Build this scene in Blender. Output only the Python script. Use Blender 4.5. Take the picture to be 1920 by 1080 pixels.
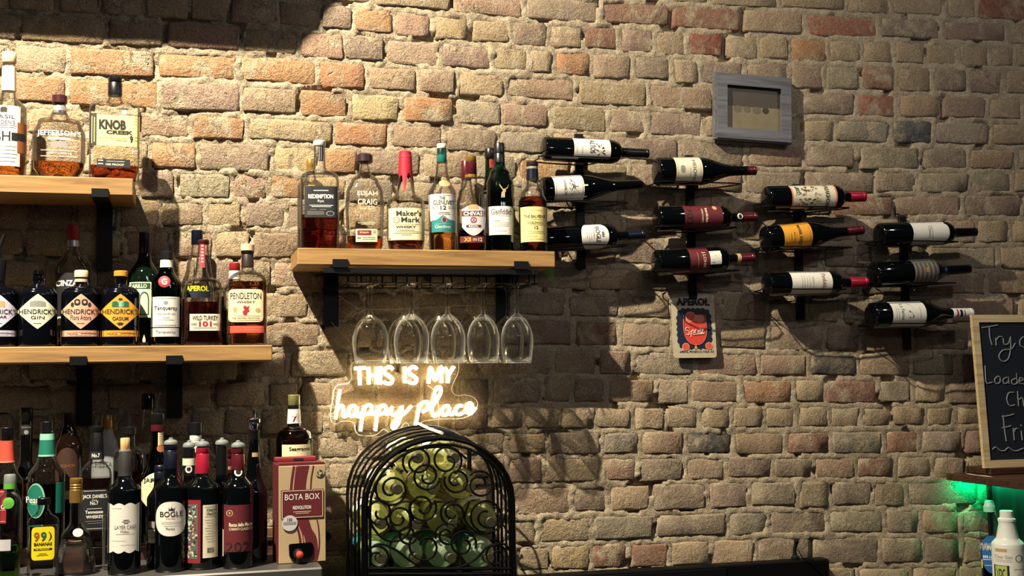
import bpy, math, random
import numpy as np
from mathutils import Vector, Matrix, Euler

for _o in list(bpy.data.objects):
    bpy.data.objects.remove(_o)
SC = bpy.context.scene
COL = SC.collection
random.seed(7)
RNG = np.random.default_rng(11)

# ------------------------------------------------------------------ camera
# picture 1920x1080; wall plane y = 0, wall runs along +X, camera in front (y < 0)
FPX = 2250.0                       # focal length in pixels
NX, NY = 340.0, 715.0              # where the wall's normal through the camera meets the picture
DIST = 3.42                        # camera distance to the wall
CAMZ = 1.50
_n = Vector((NX - 960, NY - 540, FPX)).normalized()            # into the wall   (camera x right, y down, z forward)
_hy = 585.0 - 540.0
_hx = -((NY - 540) * _hy + FPX * FPX) / (NX - 960)
_h = Vector((_hx, _hy, FPX)).normalized()                      # along the wall
_h = (_h - _n * _h.dot(_n)).normalized()
_u = _h.cross(_n)                                              # camera axes are right/down/forward
if _u.y > 0:
    _u = -_u                                                   # up on the wall
CAMLOC = Vector((0, -DIST, CAMZ))
def cam_to_world(v):
    return Vector((v.dot(_h), v.dot(_n), v.dot(_u)))
AX = cam_to_world(Vector((1, 0, 0)))
AY = cam_to_world(Vector((0, -1, 0)))
AZ = cam_to_world(Vector((0, 0, -1)))
FWD = -AZ
cam = bpy.data.objects.new('camera', bpy.data.cameras.new('camera'))
COL.objects.link(cam)
cam.matrix_world = Matrix(((AX.x, AY.x, AZ.x, CAMLOC.x), (AX.y, AY.y, AZ.y, CAMLOC.y), (AX.z, AY.z, AZ.z, CAMLOC.z), (0, 0, 0, 1)))
cam.data.sensor_fit = 'HORIZONTAL'
cam.data.sensor_width = 36
cam.data.lens = 36 * FPX / 1920
cam.data.clip_start = 0.05
SC.camera = cam

def P(px, py, d=0.0):
    """world point seen at pixel (px, py) that stands d metres in front of the wall"""
    v = cam_to_world(Vector((px - 960, py - 540, FPX)))
    return CAMLOC + v * ((-d - CAMLOC.y) / v.y)
def PPM(p):
    """metres per pixel at world point p, across the line of sight"""
    return (p - CAMLOC).dot(FWD) / FPX
def PIX(p):
    v = p - CAMLOC
    z = v.dot(FWD)
    return 960 + FPX * v.dot(AX) / z, 540 - FPX * v.dot(AY) / z

# ------------------------------------------------------------------ light
SC.view_settings.view_transform = 'Standard'
SC.view_settings.look = 'None'
SC.view_settings.gamma = 1
SC.view_settings.use_curve_mapping = False
SC.view_settings.exposure = 0.0
SC.cycles.max_bounces = 9
SC.cycles.diffuse_bounces = 3
SC.cycles.glossy_bounces = 3
SC.cycles.transmission_bounces = 7
SC.cycles.transparent_max_bounces = 16
world = bpy.data.worlds.new('room_air')
SC.world = world
world.use_nodes = True
world.node_tree.nodes['Background'].inputs[0].default_value = (0.72, 0.77, 1.0, 1)
world.node_tree.nodes['Background'].inputs[1].default_value = 0.022

def lamp(name, kind, loc, energy, color, radius, target=None, size=None, blend=None):
    d = bpy.data.lights.new(name, kind)
    d.energy = energy
    d.color = color
    d.shadow_soft_size = radius
    if kind == 'SPOT':
        d.spot_size = math.radians(size)
        d.spot_blend = blend
    o = bpy.data.objects.new(name, d)
    o.location = loc
    if target is not None:
        o.rotation_euler = (Vector(target) - Vector(loc)).to_track_quat('-Z', 'Y').to_euler()
    COL.objects.link(o)
    return o
KEY = P(-356, -1190, 0) + Vector((0, -1.6, 0))
lamp('track_spot', 'SPOT', KEY, 1650, (1.0, 0.88, 0.67), 0.028, target=P(120, 260, 0), size=96, blend=0.95)
# small bulbs of the bar room behind the camera
for bx, by, bz, be in ((-0.5, -2.6, 2.75, 0.8), (0.05, -2.6, 2.75, 0.8), (0.5, -2.3, 2.3, 2.2), (0.85, -2.3, 2.3, 2.2), (1.2, -2.3, 2.3, 2.2), (1.75, -1.75, 3.1, 12), (2.6, -1.6, 3.1, 19)):
    lamp('room_bulb', 'POINT', (bx, by, bz), be, (1.0, 0.96, 0.93), 0.03)

# ------------------------------------------------------------------ materials
def lin(c):
    return tuple(((v / 12.92) if v <= 0.04045 else ((v + 0.055) / 1.055) ** 2.4) for v in c)
def hexc(s):
    s = s.lstrip('#')
    return lin(tuple(int(s[i:i + 2], 16) / 255 for i in (0, 2, 4)))
MATS = {}
def newmat(name):
    m = bpy.data.materials.new(name)
    m.use_nodes = True
    MATS[name] = m
    nt = m.node_tree
    return m, nt, nt.nodes['Principled BSDF'], nt.nodes['Material Output']
def N(nt, kind, **kw):
    n = nt.nodes.new(kind)
    for k, v in kw.items():
        if k.startswith('i_'):
            n.inputs[k[2:].replace('_', ' ')].default_value = v
        else:
            setattr(n, k, v)
    return n
def noise_color(nt, b, col, amt=0.25, scale=60, detail=3, coord='Object'):
    """slight procedural variation of a plain colour"""
    tc = N(nt, 'ShaderNodeTexCoord')
    nz = N(nt, 'ShaderNodeTexNoise')
    nz.inputs['Scale'].default_value = scale
    nz.inputs['Detail'].default_value = detail
    nt.links.new(tc.outputs[coord], nz.inputs['Vector'])
    mx = N(nt, 'ShaderNodeMix', data_type='RGBA')
    mx.inputs['A'].default_value = (*[c * (1 - amt) for c in col], 1)
    mx.inputs['B'].default_value = (*[min(1, c * (1 + amt)) for c in col], 1)
    nt.links.new(nz.outputs['Fac'], mx.inputs['Factor'])
    nt.links.new(mx.outputs['Result'], b.inputs['Base Color'])
    return nz
def plain(name, hx, rough=0.5, metal=0.0, amt=0.08, scale=80, coat=0.0, spec=0.5, bump=0.0):
    m, nt, b, o = newmat(name)
    nz = noise_color(nt, b, hexc(hx), amt, scale)
    b.inputs['Roughness'].default_value = rough
    b.inputs['Metallic'].default_value = metal
    b.inputs['Coat Weight'].default_value = coat
    b.inputs['Specular IOR Level'].default_value = spec
    if bump:
        bp = N(nt, 'ShaderNodeBump')
        bp.inputs['Strength'].default_value = bump
        bp.inputs['Distance'].default_value = 0.002
        nt.links.new(nz.outputs['Fac'], bp.inputs['Height'])
        nt.links.new(bp.outputs['Normal'], b.inputs['Normal'])
    return m
def thin_glass(name, tint, edge, gloss=1.0, rough=0.02, rim_shine=0.0, hcol=(0.95, 0.95, 0.92), hmin=0.0, hpow=2.0):
    """thin-walled glass: see-through, darker where seen along the wall, mirror-like at grazing angles"""
    m, nt, b, o = newmat(name)
    nt.nodes.remove(b)
    lw = N(nt, 'ShaderNodeLayerWeight')
    lw.inputs['Blend'].default_value = 0.35
    mx = N(nt, 'ShaderNodeMix', data_type='RGBA')
    mx.inputs['A'].default_value = (*tint, 1)
    mx.inputs['B'].default_value = (*edge, 1)
    nt.links.new(lw.outputs['Facing'], mx.inputs['Factor'])
    tr = N(nt, 'ShaderNodeBsdfTransparent')
    nt.links.new(mx.outputs['Result'], tr.inputs['Color'])
    gl = N(nt, 'ShaderNodeBsdfGlossy')
    gl.inputs['Roughness'].default_value = rough
    gl.inputs['Color'].default_value = (1, 1, 1, 1)
    fr = N(nt, 'ShaderNodeFresnel')
    fr.inputs['IOR'].default_value = 1.5
    mm = N(nt, 'ShaderNodeMath', operation='MULTIPLY', use_clamp=True)
    mm.inputs[1].default_value = gloss
    nt.links.new(fr.outputs['Fac'], mm.inputs[0])
    ms = N(nt, 'ShaderNodeMixShader')
    nt.links.new(mm.outputs[0], ms.inputs['Fac'])
    nt.links.new(tr.outputs[0], ms.inputs[1])
    nt.links.new(gl.outputs[0], ms.inputs[2])
    if rim_shine > 0:  # pale diffuse layer stands in for bright reflections along glass rims
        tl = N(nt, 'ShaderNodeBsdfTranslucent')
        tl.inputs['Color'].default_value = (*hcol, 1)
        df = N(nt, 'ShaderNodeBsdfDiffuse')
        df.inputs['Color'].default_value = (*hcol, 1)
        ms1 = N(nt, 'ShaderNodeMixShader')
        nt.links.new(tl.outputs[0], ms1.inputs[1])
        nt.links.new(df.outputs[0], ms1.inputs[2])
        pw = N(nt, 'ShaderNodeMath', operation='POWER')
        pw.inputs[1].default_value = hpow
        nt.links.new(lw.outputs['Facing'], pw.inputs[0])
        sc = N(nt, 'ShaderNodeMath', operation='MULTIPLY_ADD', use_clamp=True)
        sc.inputs[1].default_value = rim_shine
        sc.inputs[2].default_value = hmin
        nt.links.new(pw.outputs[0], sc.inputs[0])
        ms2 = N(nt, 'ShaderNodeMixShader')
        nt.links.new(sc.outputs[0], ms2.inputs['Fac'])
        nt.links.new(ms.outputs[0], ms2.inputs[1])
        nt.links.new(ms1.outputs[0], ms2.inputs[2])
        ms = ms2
    nt.links.new(ms.outputs[0], o.inputs['Surface'])
    return m
def liquid(name, col, rough=0.0, ior=1.34, trans=1.0):
    m, nt, b, o = newmat(name)
    b.inputs['Base Color'].default_value = (*col, 1)
    b.inputs['Roughness'].default_value = rough
    b.inputs['IOR'].default_value = ior
    b.inputs['Transmission Weight'].default_value = trans
    return m
def glow(name, col, strength):
    m, nt, b, o = newmat(name)
    b.inputs['Base Color'].default_value = (*col, 1)
    b.inputs['Emission Color'].default_value = (*col, 1)
    b.inputs['Emission Strength'].default_value = strength
    return m

def stone(name, per_object, base=(0.47, 0.40, 0.295)):
    m, nt, b, o = newmat(name)
    ge = N(nt, 'ShaderNodeNewGeometry')
    def nz(scale, detail=4, rough=0.6, dist=0.0):
        n = N(nt, 'ShaderNodeTexNoise')
        n.inputs['Scale'].default_value = scale
        n.inputs['Detail'].default_value = detail
        n.inputs['Roughness'].default_value = rough
        n.inputs['Distortion'].default_value = dist
        nt.links.new(ge.outputs['Position'], n.inputs['Vector'])
        return n
    def ramp(src, a, bb):
        r = N(nt, 'ShaderNodeMapRange')
        r.inputs['From Min'].default_value = a
        r.inputs['From Max'].default_value = bb
        nt.links.new(src, r.inputs['Value'])
        return r.outputs['Result']
    def mix(f, ca, cb, blend='MIX'):
        x = N(nt, 'ShaderNodeMix', data_type='RGBA', blend_type=blend)
        if isinstance(f, float):
            x.inputs['Factor'].default_value = f
        else:
            nt.links.new(f, x.inputs['Factor'])
        for k, c in (('A', ca), ('B', cb)):
            if isinstance(c, tuple):
                x.inputs[k].default_value = (*c, 1)
            else:
                nt.links.new(c, x.inputs[k])
        return x.outputs['Result']
    n1, n2, n3, n4 = nz(14, 3, 0.6, 0.6), nz(60, 4, 0.68, 0.5), nz(260, 2, 0.7), nz(27, 4, 0.62, 1.0)
    if per_object:
        oi = N(nt, 'ShaderNodeObjectInfo')
        c = mix(ramp(n4.outputs['Fac'], 0.36, 0.74), oi.outputs['Color'], mix(0.6, oi.outputs['Color'], (0.37, 0.29, 0.20)))
        smear = ramp(n1.outputs['Fac'], 0.50, 0.66)
        c = mix(smear, c, (0.45, 0.375, 0.27))
    else:
        c = mix(ramp(n1.outputs['Fac'], 0.45, 0.7), base, (0.37, 0.30, 0.215))
    c = mix(ramp(n3.outputs['Fac'], 0.62, 0.40), c, mix(1.0, c, (0.62, 0.58, 0.52), 'MULTIPLY'))
    nt.links.new(c, b.inputs['Base Color'])
    b.inputs['Roughness'].default_value = 0.92
    b.inputs['Specular IOR Level'].default_value = 0.12
    ad = N(nt, 'ShaderNodeMath', operation='MULTIPLY_ADD')
    ad.inputs[1].default_value = 1.6
    nt.links.new(n2.outputs['Fac'], ad.inputs[0])
    nt.links.new(n3.outputs['Fac'], ad.inputs[2])
    ad2 = N(nt, 'ShaderNodeMath', operation='MULTIPLY_ADD')
    ad2.inputs[1].default_value = 1.5 if per_object else 2.0
    nt.links.new(n4.outputs['Fac'], ad2.inputs[0])
    nt.links.new(ad.outputs[0], ad2.inputs[2])
    vo = N(nt, 'ShaderNodeTexVoronoi', feature='DISTANCE_TO_EDGE')
    vo.inputs['Scale'].default_value = 13 if per_object else 22
    wv = N(nt, 'ShaderNodeMix', data_type='RGBA')
    wv.inputs['Factor'].default_value = 0.09
    nt.links.new(ge.outputs['Position'], wv.inputs['A'])
    nt.links.new(n4.outputs['Color'], wv.inputs['B'])
    nt.links.new(wv.outputs['Result'], vo.inputs['Vector'])
    ck = N(nt, 'ShaderNodeMath', operation='MULTIPLY')
    nt.links.new(ramp(vo.outputs['Distance'], 0.035, 0.0), ck.inputs[0])
    nt.links.new(ramp(n1.outputs['Fac'], 0.50, 0.58), ck.inputs[1])
    sb = N(nt, 'ShaderNodeMath', operation='MULTIPLY_ADD')
    sb.inputs[1].default_value = -1.6
    nt.links.new(ck.outputs[0], sb.inputs[0])
    nt.links.new(ad2.outputs[0], sb.inputs[2])
    ad = sb
    bp = N(nt, 'ShaderNodeBump')
    sx_ = N(nt, 'ShaderNodeSeparateXYZ')
    nt.links.new(ge.outputs['Position'], sx_.inputs[0])
    wr = N(nt, 'ShaderNodeMapRange')                       # the wall is rougher hewn towards its left end
    for q_, v_ in (('From Min', -0.3), ('From Max', 1.6), ('To Min', 0.95), ('To Max', 0.5)):
        wr.inputs[q_].default_value = v_
    nt.links.new(sx_.outputs[0], wr.inputs['Value'])
    nt.links.new(wr.outputs[0], bp.inputs['Strength'])
    bp.inputs['Distance'].default_value = 0.0045
    nt.links.new(ad.outputs[0], bp.inputs['Height'])
    nt.links.new(bp.outputs['Normal'], b.inputs['Normal'])
    return m
stone('brick_clay', True)
stone('mortar', False)

def wood(name, ca, cb, scale=1.0, axis='X', rough=0.55):
    m, nt, b, o = newmat(name)
    tc = N(nt, 'ShaderNodeTexCoord')
    mp = N(nt, 'ShaderNodeMapping')
    s = {'X': (1.6, 30, 30), 'Z': (30, 30, 1.6), 'Y': (30, 1.6, 30)}[axis]
    mp.inputs['Scale'].default_value = tuple(v * scale for v in s)
    nt.links.new(tc.outputs['Object'], mp.inputs['Vector'])
    nz = N(nt, 'ShaderNodeTexNoise')
    nz.inputs['Scale'].default_value = 3.0
    nz.inputs['Detail'].default_value = 6
    nz.inputs['Distortion'].default_value = 0.8
    nt.links.new(mp.outputs[0], nz.inputs['Vector'])
    mr = N(nt, 'ShaderNodeMapRange')
    mr.inputs['From Min'].default_value = 0.3
    mr.inputs['From Max'].default_value = 0.7
    nt.links.new(nz.outputs['Fac'], mr.inputs['Value'])
    mx = N(nt, 'ShaderNodeMix', data_type='RGBA')
    mx.inputs['A'].default_value = (*hexc(ca), 1)
    mx.inputs['B'].default_value = (*hexc(cb), 1)
    nt.links.new(mr.outputs[0], mx.inputs['Factor'])
    nt.links.new(mx.outputs['Result'], b.inputs['Base Color'])
    b.inputs['Roughness'].default_value = rough
    bp = N(nt, 'ShaderNodeBump')
    bp.inputs['Strength'].default_value = 0.25
    bp.inputs['Distance'].default_value = 0.001
    nt.links.new(nz.outputs['Fac'], bp.inputs['Height'])
    nt.links.new(bp.outputs['Normal'], b.inputs['Normal'])
    return m

# ------------------------------------------------------------------ mesh helpers
def mesh_obj(name, verts, faces, mat, parent=None, smooth=False, loc=None, rot=None, edges=()):
    me = bpy.data.meshes.new(name)
    me.from_pydata([tuple(v) for v in verts], list(edges), faces)
    if smooth:
        me.polygons.foreach_set('use_smooth', [True] * len(me.polygons))
    if mat is not None:
        me.materials.append(MATS[mat] if isinstance(mat, str) else mat)
    me.update()
    o = bpy.data.objects.new(name, me)
    COL.objects.link(o)
    if parent is not None:
        o.parent = parent
    if loc is not None:
        o.location = loc
    if rot is not None:
        o.rotation_euler = rot
    return o
def thing(name, label, cat, loc=(0, 0, 0), rot=(0, 0, 0), group=None):
    o = bpy.data.objects.new(name, None)
    o.empty_display_size = 0.02
    COL.objects.link(o)
    o.location = loc
    o.rotation_euler = rot
    return tag(o, label, cat, group)
def tag(o, label, cat, group=None):
    o['label'] = label
    o['category'] = cat
    if group:
        o['group'] = group
    return o
def struct(o):
    o['kind'] = 'structure'
    return o
class MB:
    """collects shapes for one mesh"""
    def __init__(s):
        s.v, s.f = [], []
    def add(s, v, f):
        k = len(s.v)
        s.v += [tuple(p) for p in v]
        s.f += [tuple(i + k for i in q) for q in f]
        return s
    def box(s, x0, x1, y0, y1, z0, z1, bev=0.0):
        if bev <= 0:
            v = [(x, y, z) for x in (x0, x1) for y in (y0, y1) for z in (z0, z1)]
            f = [(0, 1, 3, 2), (4, 6, 7, 5), (0, 4, 5, 1), (2, 3, 7, 6), (0, 2, 6, 4), (1, 5, 7, 3)]
            return s.add(v, f)
        b = bev
        v, idx = [], {}
        X, Y, Z = (x0, x1), (y0, y1), (z0, z1)
        for i in (0, 1):
            for j in (0, 1):
                for k in (0, 1):
                    sx, sy, sz = (1, -1)[i], (1, -1)[j], (1, -1)[k]
                    for a in 'xyz':
                        p = [X[i] + sx * b, Y[j] + sy * b, Z[k] + sz * b]
                        if a == 'x': p[0] = X[i]
                        if a == 'y': p[1] = Y[j]
                        if a == 'z': p[2] = Z[k]
                        idx[i, j, k, a] = len(v)
                        v.append(p)
        f = []
        for i in (0, 1):
            f.append([idx[i, j, k, 'x'] for j, k in ((0, 0), (1, 0), (1, 1), (0, 1))])
            f.append([idx[j, i, k, 'y'] for j, k in ((0, 0), (1, 0), (1, 1), (0, 1))])
            f.append([idx[j, k, i, 'z'] for j, k in ((0, 0), (1, 0), (1, 1), (0, 1))])
            for j in (0, 1):
                f.append([idx[i, j, 0, 'x'], idx[i, j, 1, 'x'], idx[i, j, 1, 'y'], idx[i, j, 0, 'y']])
                f.append([idx[i, 0, j, 'x'], idx[i, 1, j, 'x'], idx[i, 1, j, 'z'], idx[i, 0, j, 'z']])
                f.append([idx[0, i, j, 'y'], idx[1, i, j, 'y'], idx[1, i, j, 'z'], idx[0, i, j, 'z']])
                for k in (0, 1):
                    f.append([idx[i, j, k, 'x'], idx[i, j, k, 'y'], idx[i, j, k, 'z']])
        return s.add(v, f)
    def tube(s, pts, r, seg=8, closed=False, capped=True):
        pts = [Vector(p) for p in pts]
        n = len(pts)
        rr = r if isinstance(r, (list, tuple)) else [r] * n
        v, f = [], []
        up = None
        for i, p in enumerate(pts):
            a = pts[(i - 1) % n] if (closed or i > 0) else p
            c = pts[(i + 1) % n] if (closed or i < n - 1) else p
            t = (c - a)
            if t.length < 1e-9:
                t = Vector((0, 0, 1))
            t.normalize()
            if up is None:
                up = Vector((0, 0, 1)) if abs(t.z) < 0.9 else Vector((1, 0, 0))
            up = (up - t * up.dot(t))
            if up.length < 1e-6:
                up = t.orthogonal()
            up.normalize()
            side = t.cross(up)
            for k in range(seg):
                an = 2 * math.pi * k / seg
                v.append(p + (up * math.cos(an) + side * math.sin(an)) * rr[i])
        m = n if closed else n - 1
        for i in range(m):
            j = (i + 1) % n
            for k in range(seg):
                l = (k + 1) % seg
                f.append((i * seg + k, i * seg + l, j * seg + l, j * seg + k))
        if capped and not closed:
            f.append(tuple(range(seg))[::-1])
            f.append(tuple((n - 1) * seg + k for k in range(seg)))
        return s.add(v, f)
    def prism(s, outline, y0, y1):
        """polygon given as (x, z) pairs, extruded from y0 to y1"""
        n = len(outline)
        v = [(x, y0, z) for x, z in outline] + [(x, y1, z) for x, z in outline]
        f = [tuple(range(n)), tuple(range(2 * n - 1, n - 1, -1))] + [(i, i + n, (i + 1) % n + n, (i + 1) % n) for i in range(n)]
        return s.add(v, f)
    def lathe(s, prof, seg=24, ox=0, oy=0):
        """prof: (r, z) bottom to top, closed at both ends"""
        v, f = [], []
        for r, z in prof:
            for k in range(seg):
                a = 2 * math.pi * k / seg
                v.append((ox + r * math.cos(a), oy + r * math.sin(a), z))
        n = len(prof)
        for i in range(n - 1):
            for k in range(seg):
                l = (k + 1) % seg
                f.append((i * seg + k, i * seg + l, (i + 1) * seg + l, (i + 1) * seg + k))
        f.append(tuple(range(seg))[::-1])
        f.append(tuple((n - 1) * seg + k for k in range(seg)))
        return s.add(v, f)
    def obj(s, name, mat, parent=None, smooth=False, loc=None, rot=None):
        o = mesh_obj(name, s.v, s.f, mat, parent, smooth, loc, rot)
        if smooth:
            autosmooth(o.data)
        return o
def autosmooth(me, ang=math.radians(38)):
    """mark hard edges so smooth shading keeps corners crisp"""
    if hasattr(me, 'set_sharp_from_angle'):
        me.set_sharp_from_angle(angle=ang)
def smooth_path(pts, sub=5, closed=False):
    """Catmull-Rom through the points"""
    pts = [Vector(p) for p in pts]
    n = len(pts)
    out = []
    m = n if closed else n - 1
    for i in range(m):
        p0 = pts[(i - 1) % n] if (closed or i > 0) else pts[i] * 2 - pts[i + 1]
        p1, p2 = pts[i], pts[(i + 1) % n]
        p3 = pts[(i + 2) % n] if (closed or i < n - 2) else p2 * 2 - p1
        for k in range(sub):
            t = k / sub
            out.append(0.5 * ((2 * p1) + (p2 - p0) * t + (2 * p0 - 5 * p1 + 4 * p2 - p3) * t * t + (3 * p1 - p0 - 3 * p2 + p3) * t ** 3))
    if not closed:
        out.append(pts[-1])
    return out

# ------------------------------------------------------------------ the brick wall
NODX = np.array([-500, 0, 480, 960, 1440, 1920, 2420], float)
_bed = """-150 -118 -65 -32 -6|-90 -60 -12 18 42|-35 -5 37 66 85|20 48 88 116 130|78 103 139 168 182|138 158 189 218 229|195 217 242 268 277|252 268 291 318 321|312 325 342 368 363|370 376 392 408 410|426 430 443 457 458|482 487 494 507 508|540 545 545 557 557|598 600 595 608 610|658 657 650 660 662|718 714 705 710 708|775 766 760 760 760|830 818 808 807 800|885 870 855 855 852|942 925 912 900 900|1000 982 970 955 952|1062 1043 1025 1005 1003|1120 1100 1075 1062 1058|1180 1155 1128 1115 1110"""
BED = []
for s in _bed.split('|'):
    a = [float(t) for t in s.split()]
    BED.append([a[0] + (a[0] - a[1]) * 0.9] + a + [a[4] + (a[4] - a[3]) * 0.5])
for k in range(3):
    BED.insert(0, [2 * p - q for p, q in zip(BED[0], BED[1])])
for k in range(5):
    BED.append([2 * p - q for p, q in zip(BED[-1], BED[-2])])
BED = np.array(BED)
ROW0 = -4                                           # BED[0] tops row -4
JOINT = {
 -1: '1255 1330 1460 1586 1670 1770 1832',
 0: '700 847 984 1125 1259 1391 1511 1649 1766 1888',
 1: '15 107 187 270 355 430 520 600 663 738 811 882 958 1028 1094 1161 1228 1289 1357 1422 1480 1552 1616 1675 1734 1797 1857 1902',
 2: '37 200 310 453 560 646 722 824 923 992 1038 1108 1187 1260 1311 1395 1480 1545 1614 1679 1748 1815 1882',
 3: '25 128 293 447 595 689 784 858 946 1081 1215 1340 1420 1500 1606 1682 1765 1851 1919',
 4: '25 128 301 452 560 655 753 852 940 1033 1141 1214 1320 1400 1500 1566 1670 1750 1858',
 5: '50 160 260 359 462 626 731 833 933 1031 1140 1275 1400 1508 1608 1724 1816 1905',
 6: '60 170 280 371 510 600 670 790 880 970 1070 1180 1275 1396 1506 1640 1718 1818 1900',
 7: '80 180 258 331 434 505 575 650 740 820 900 985 1080 1165 1270 1360 1470 1560 1676 1803 1916',
 8: '60 140 220 300 386 455 535 640 740 850 950 1060 1170 1285 1390 1500 1600 1700 1760 1830 1893',
 9: '47 135 230 322 402 472 565 660 760 860 960 1060 1160 1250 1330 1430 1540 1640 1740 1872',
 10: '80 180 280 370 440 511 590 700 800 900 1000 1103 1200 1300 1400 1520 1620 1740 1850',
 11: '60 170 270 380 490 582 680 780 870 960 1063 1165 1260 1350 1440 1515 1577 1660 1780 1905',
 12: '100 220 320 420 496 604 700 800 890 985 1076 1162 1262 1345 1440 1546 1617 1710 1822',
 13: '50 150 250 350 450 540 655 745 830 900 968 1035 1120 1186 1302 1422 1516 1608 1708 1790',
 14: '100 200 300 400 500 563 625 700 790 860 920 1016 1072 1135 1230 1293 1389 1487 1547 1647 1712 1776 1850',
 15: '30 95 160 225 290 355 420 485 550 610 665 725 785 850 920 982 1050 1117 1184 1248 1311 1372 1433 1492 1556 1614 1673 1736 1790 1850',
 16: '90 190 290 400 500 597 675 770 860 950 1026 1128 1200 1285 1375 1473 1558 1657 1724 1804 1890',
 17: '70 170 270 370 470 560 612 690 780 870 950 1018 1128 1196 1284 1362 1450 1526 1604 1679 1748 1812 1890',
 18: '60 180 300 420 540 605 680 770 870 966 1071 1141 1222 1326 1405 1495 1558 1635 1698 1832',
 19: '80 200 320 440 560 660 760 860 950 1010 1110 1226 1365 1440 1552 1660 1725 1802 1880',
 20: '60 160 260 360 460 560 660 760 860 968 1031 1109 1178 1256 1333 1418 1520 1650 1730 1803 1880',
 21: '100 210 330 450 560 680 800 920 1040 1160 1280 1400 1510 1607 1706 1797 1870'}
PAL = {'t': (0.39, 0.305, 0.205), 'y': (0.45, 0.35, 0.21), 'p': (0.37, 0.26, 0.19), 'o': (0.43, 0.235, 0.125), 'r': (0.25, 0.135, 0.10), 'R': (0.28, 0.115, 0.08),
       'd': (0.055, 0.06, 0.065), 'b': (0.09, 0.105, 0.12), 'g': (0.30, 0.26, 0.20), 'm': (0.29, 0.22, 0.175)}
SPOT = {(3, 210): 'o', (3, 370): 'o', (3, 540): 'o', (3, 640): 'o', (4, 800): 'o', (4, 600): 'o', (4, 70): 'o', (0, 770): 'o', (0, 915): 'p', (0, 1190): 'r', (0, 1320): 'r',
        (0, 1450): 'p', (0, 1580): 'R', (0, 1700): 'm', (0, 1820): 'm', (-1, 1720): 'R', (-1, 1625): 'r', (-1, 1880): 'R', (1, 700): 'o', (1, 770): 'p', (1, 845): 'y',
        (1, 915): 't', (1, 1060): 'p', (1, 1128): 'r', (1, 1320): 'R', (1, 1515): 'o', (1, 1640): 'm', (1, 1880): 'b', (2, 1070): 'o', (2, 680): 'm', (2, 770): 'p', (2, 870): 'm',
        (2, 1645): 'r', (2, 1580): 'g', (2, 1845): 'm', (3, 1640): 'R', (3, 1555): 'm', (3, 735): 'p', (3, 820): 'p', (3, 900): 't', (3, 1010): 'p', (4, 1710): 'b',
        (4, 990): 'p', (5, 310): 'p', (5, 410): 'o', (6, 325): 'o', (6, 640): 'o', (7, 467): 'p', (7, 545): 'o', (8, 340): 'p', (8, 1860): 'r', (7, 1620): 'r', (7, 1740): 'p',
        (14, 1045): 'd', (16, 1325): 'd', (4, 905): 'g', (14, 1440): 'o', (14, 1340): 'p', (15, 1340): 'p', (13, 1470): 'p', (12, 1660): 'p', (11, 1545): 'r', (14, 1600): 'r',
        (15, 1705): 'r', (16, 1510): 'r', (16, 1690): 'r', (17, 1640): 'r', (18, 1020): 'p', (20, 1140): 'r', (20, 1215): 'r', (20, 1000): 'r', (14, 1685): 'g',
        (12, 1110): 'r', (13, 1560): 'd', (19, 1190): 'g', (19, 1060): 'y', (18, 350): 't', (17, 1070): 't', (9, 437): 'y', (9, 365): 'p', (8, 420): 't', (5, 540): 'y'}
def bed_y(i, x):
    return np.interp(x, NODX, BED[i])
def noise2(x, y, cell, seed):
    r = np.random.default_rng(seed)
    T = r.random((256, 256))
    u, v = x / cell, y / cell
    i, j = np.floor(u).astype(int), np.floor(v).astype(int)
    a, b = u - i, v - j
    a, b = a * a * (3 - 2 * a), b * b * (3 - 2 * b)
    g = lambda p, q: T[p % 256, q % 256]
    return (g(i, j) * (1 - a) + g(i + 1, j) * a) * (1 - b) + (g(i, j + 1) * (1 - a) + g(i + 1, j + 1) * a) * b
XL, XR = -420, 2340
rows = []
for i in range(len(BED) - 1):
    row = ROW0 + i
    js = [float(t) for t in JOINT[row].split()] if row in JOINT else []
    step = 122.0
    if not js:
        js = [XL + 40 + 37 * (row % 3)]
    while js[0] > XL + step:
        js.insert(0, js[0] - step * random.uniform(0.85, 1.1))
    while js[-1] < XR - step:
        js.append(js[-1] + step * random.uniform(0.8, 1.0))
    js = [XL] + [j for j in js if XL + 20 < j < XR - 20] + [XR]
    rows.append((row, i, js))

# mortar: one relief surface, proud in places, sunk behind the bricks
ST = 4.0
gx = np.arange(XL - 20, XR + 21, ST)
gy = np.arange(BED[0].min() + 20, BED[-1].max() - 20, ST)
GX, GY = np.meshgrid(gx, gy)
inside = np.full(GX.shape, -1.0)
for row, i, js in rows:
    t, b = bed_y(i, GX), bed_y(i + 1, GX)
    sel = (GY >= t) & (GY < b)
    jx = np.array(js)
    k = np.clip(np.searchsorted(jx, GX) - 1, 0, len(js) - 2)
    dx = np.minimum(GX - jx[k], jx[k + 1] - GX)
    dy = np.minimum(GY - t, b - GY)
    inside = np.where(sel, np.minimum(dx, dy), inside)
n1 = noise2(GX, GY, 9, 1)
n2 = noise2(GX + 91, GY * 1.3, 26, 2)
n3 = noise2(GX * 0.7, GY + 55, 95, 3)
edge = np.clip((inside - 5) / 8.0, 0, 1)
rough_ = np.interp(GX, [0, 700, 1500], [1.0, 0.9, 0.5])
dep = 0.0004 + rough_ * ((n1 - 0.5) * 0.008 + (noise2(GX, GY, 5.0, 8) - .5) * .005 + (n2 - 0.5) * 0.006) + edge * 0.011
dep -= np.clip(n2 * 0.6 + n3 * 0.6 - 0.76, 0, 0.2) * 0.05 * rough_            # smears over the brick edges
crack = (edge < 0.5) & (noise2(GX, GY, 34, 5) < 0.2)
dep += crack * 0.016
shape = GX.shape
vv = np.zeros((GX.size, 3))
dirs = np.stack([GX.ravel() - 960, GY.ravel() - 540, np.full(GX.size, FPX)], 1)
M3 = np.array([_h[:], _n[:], _u[:]])
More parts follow.
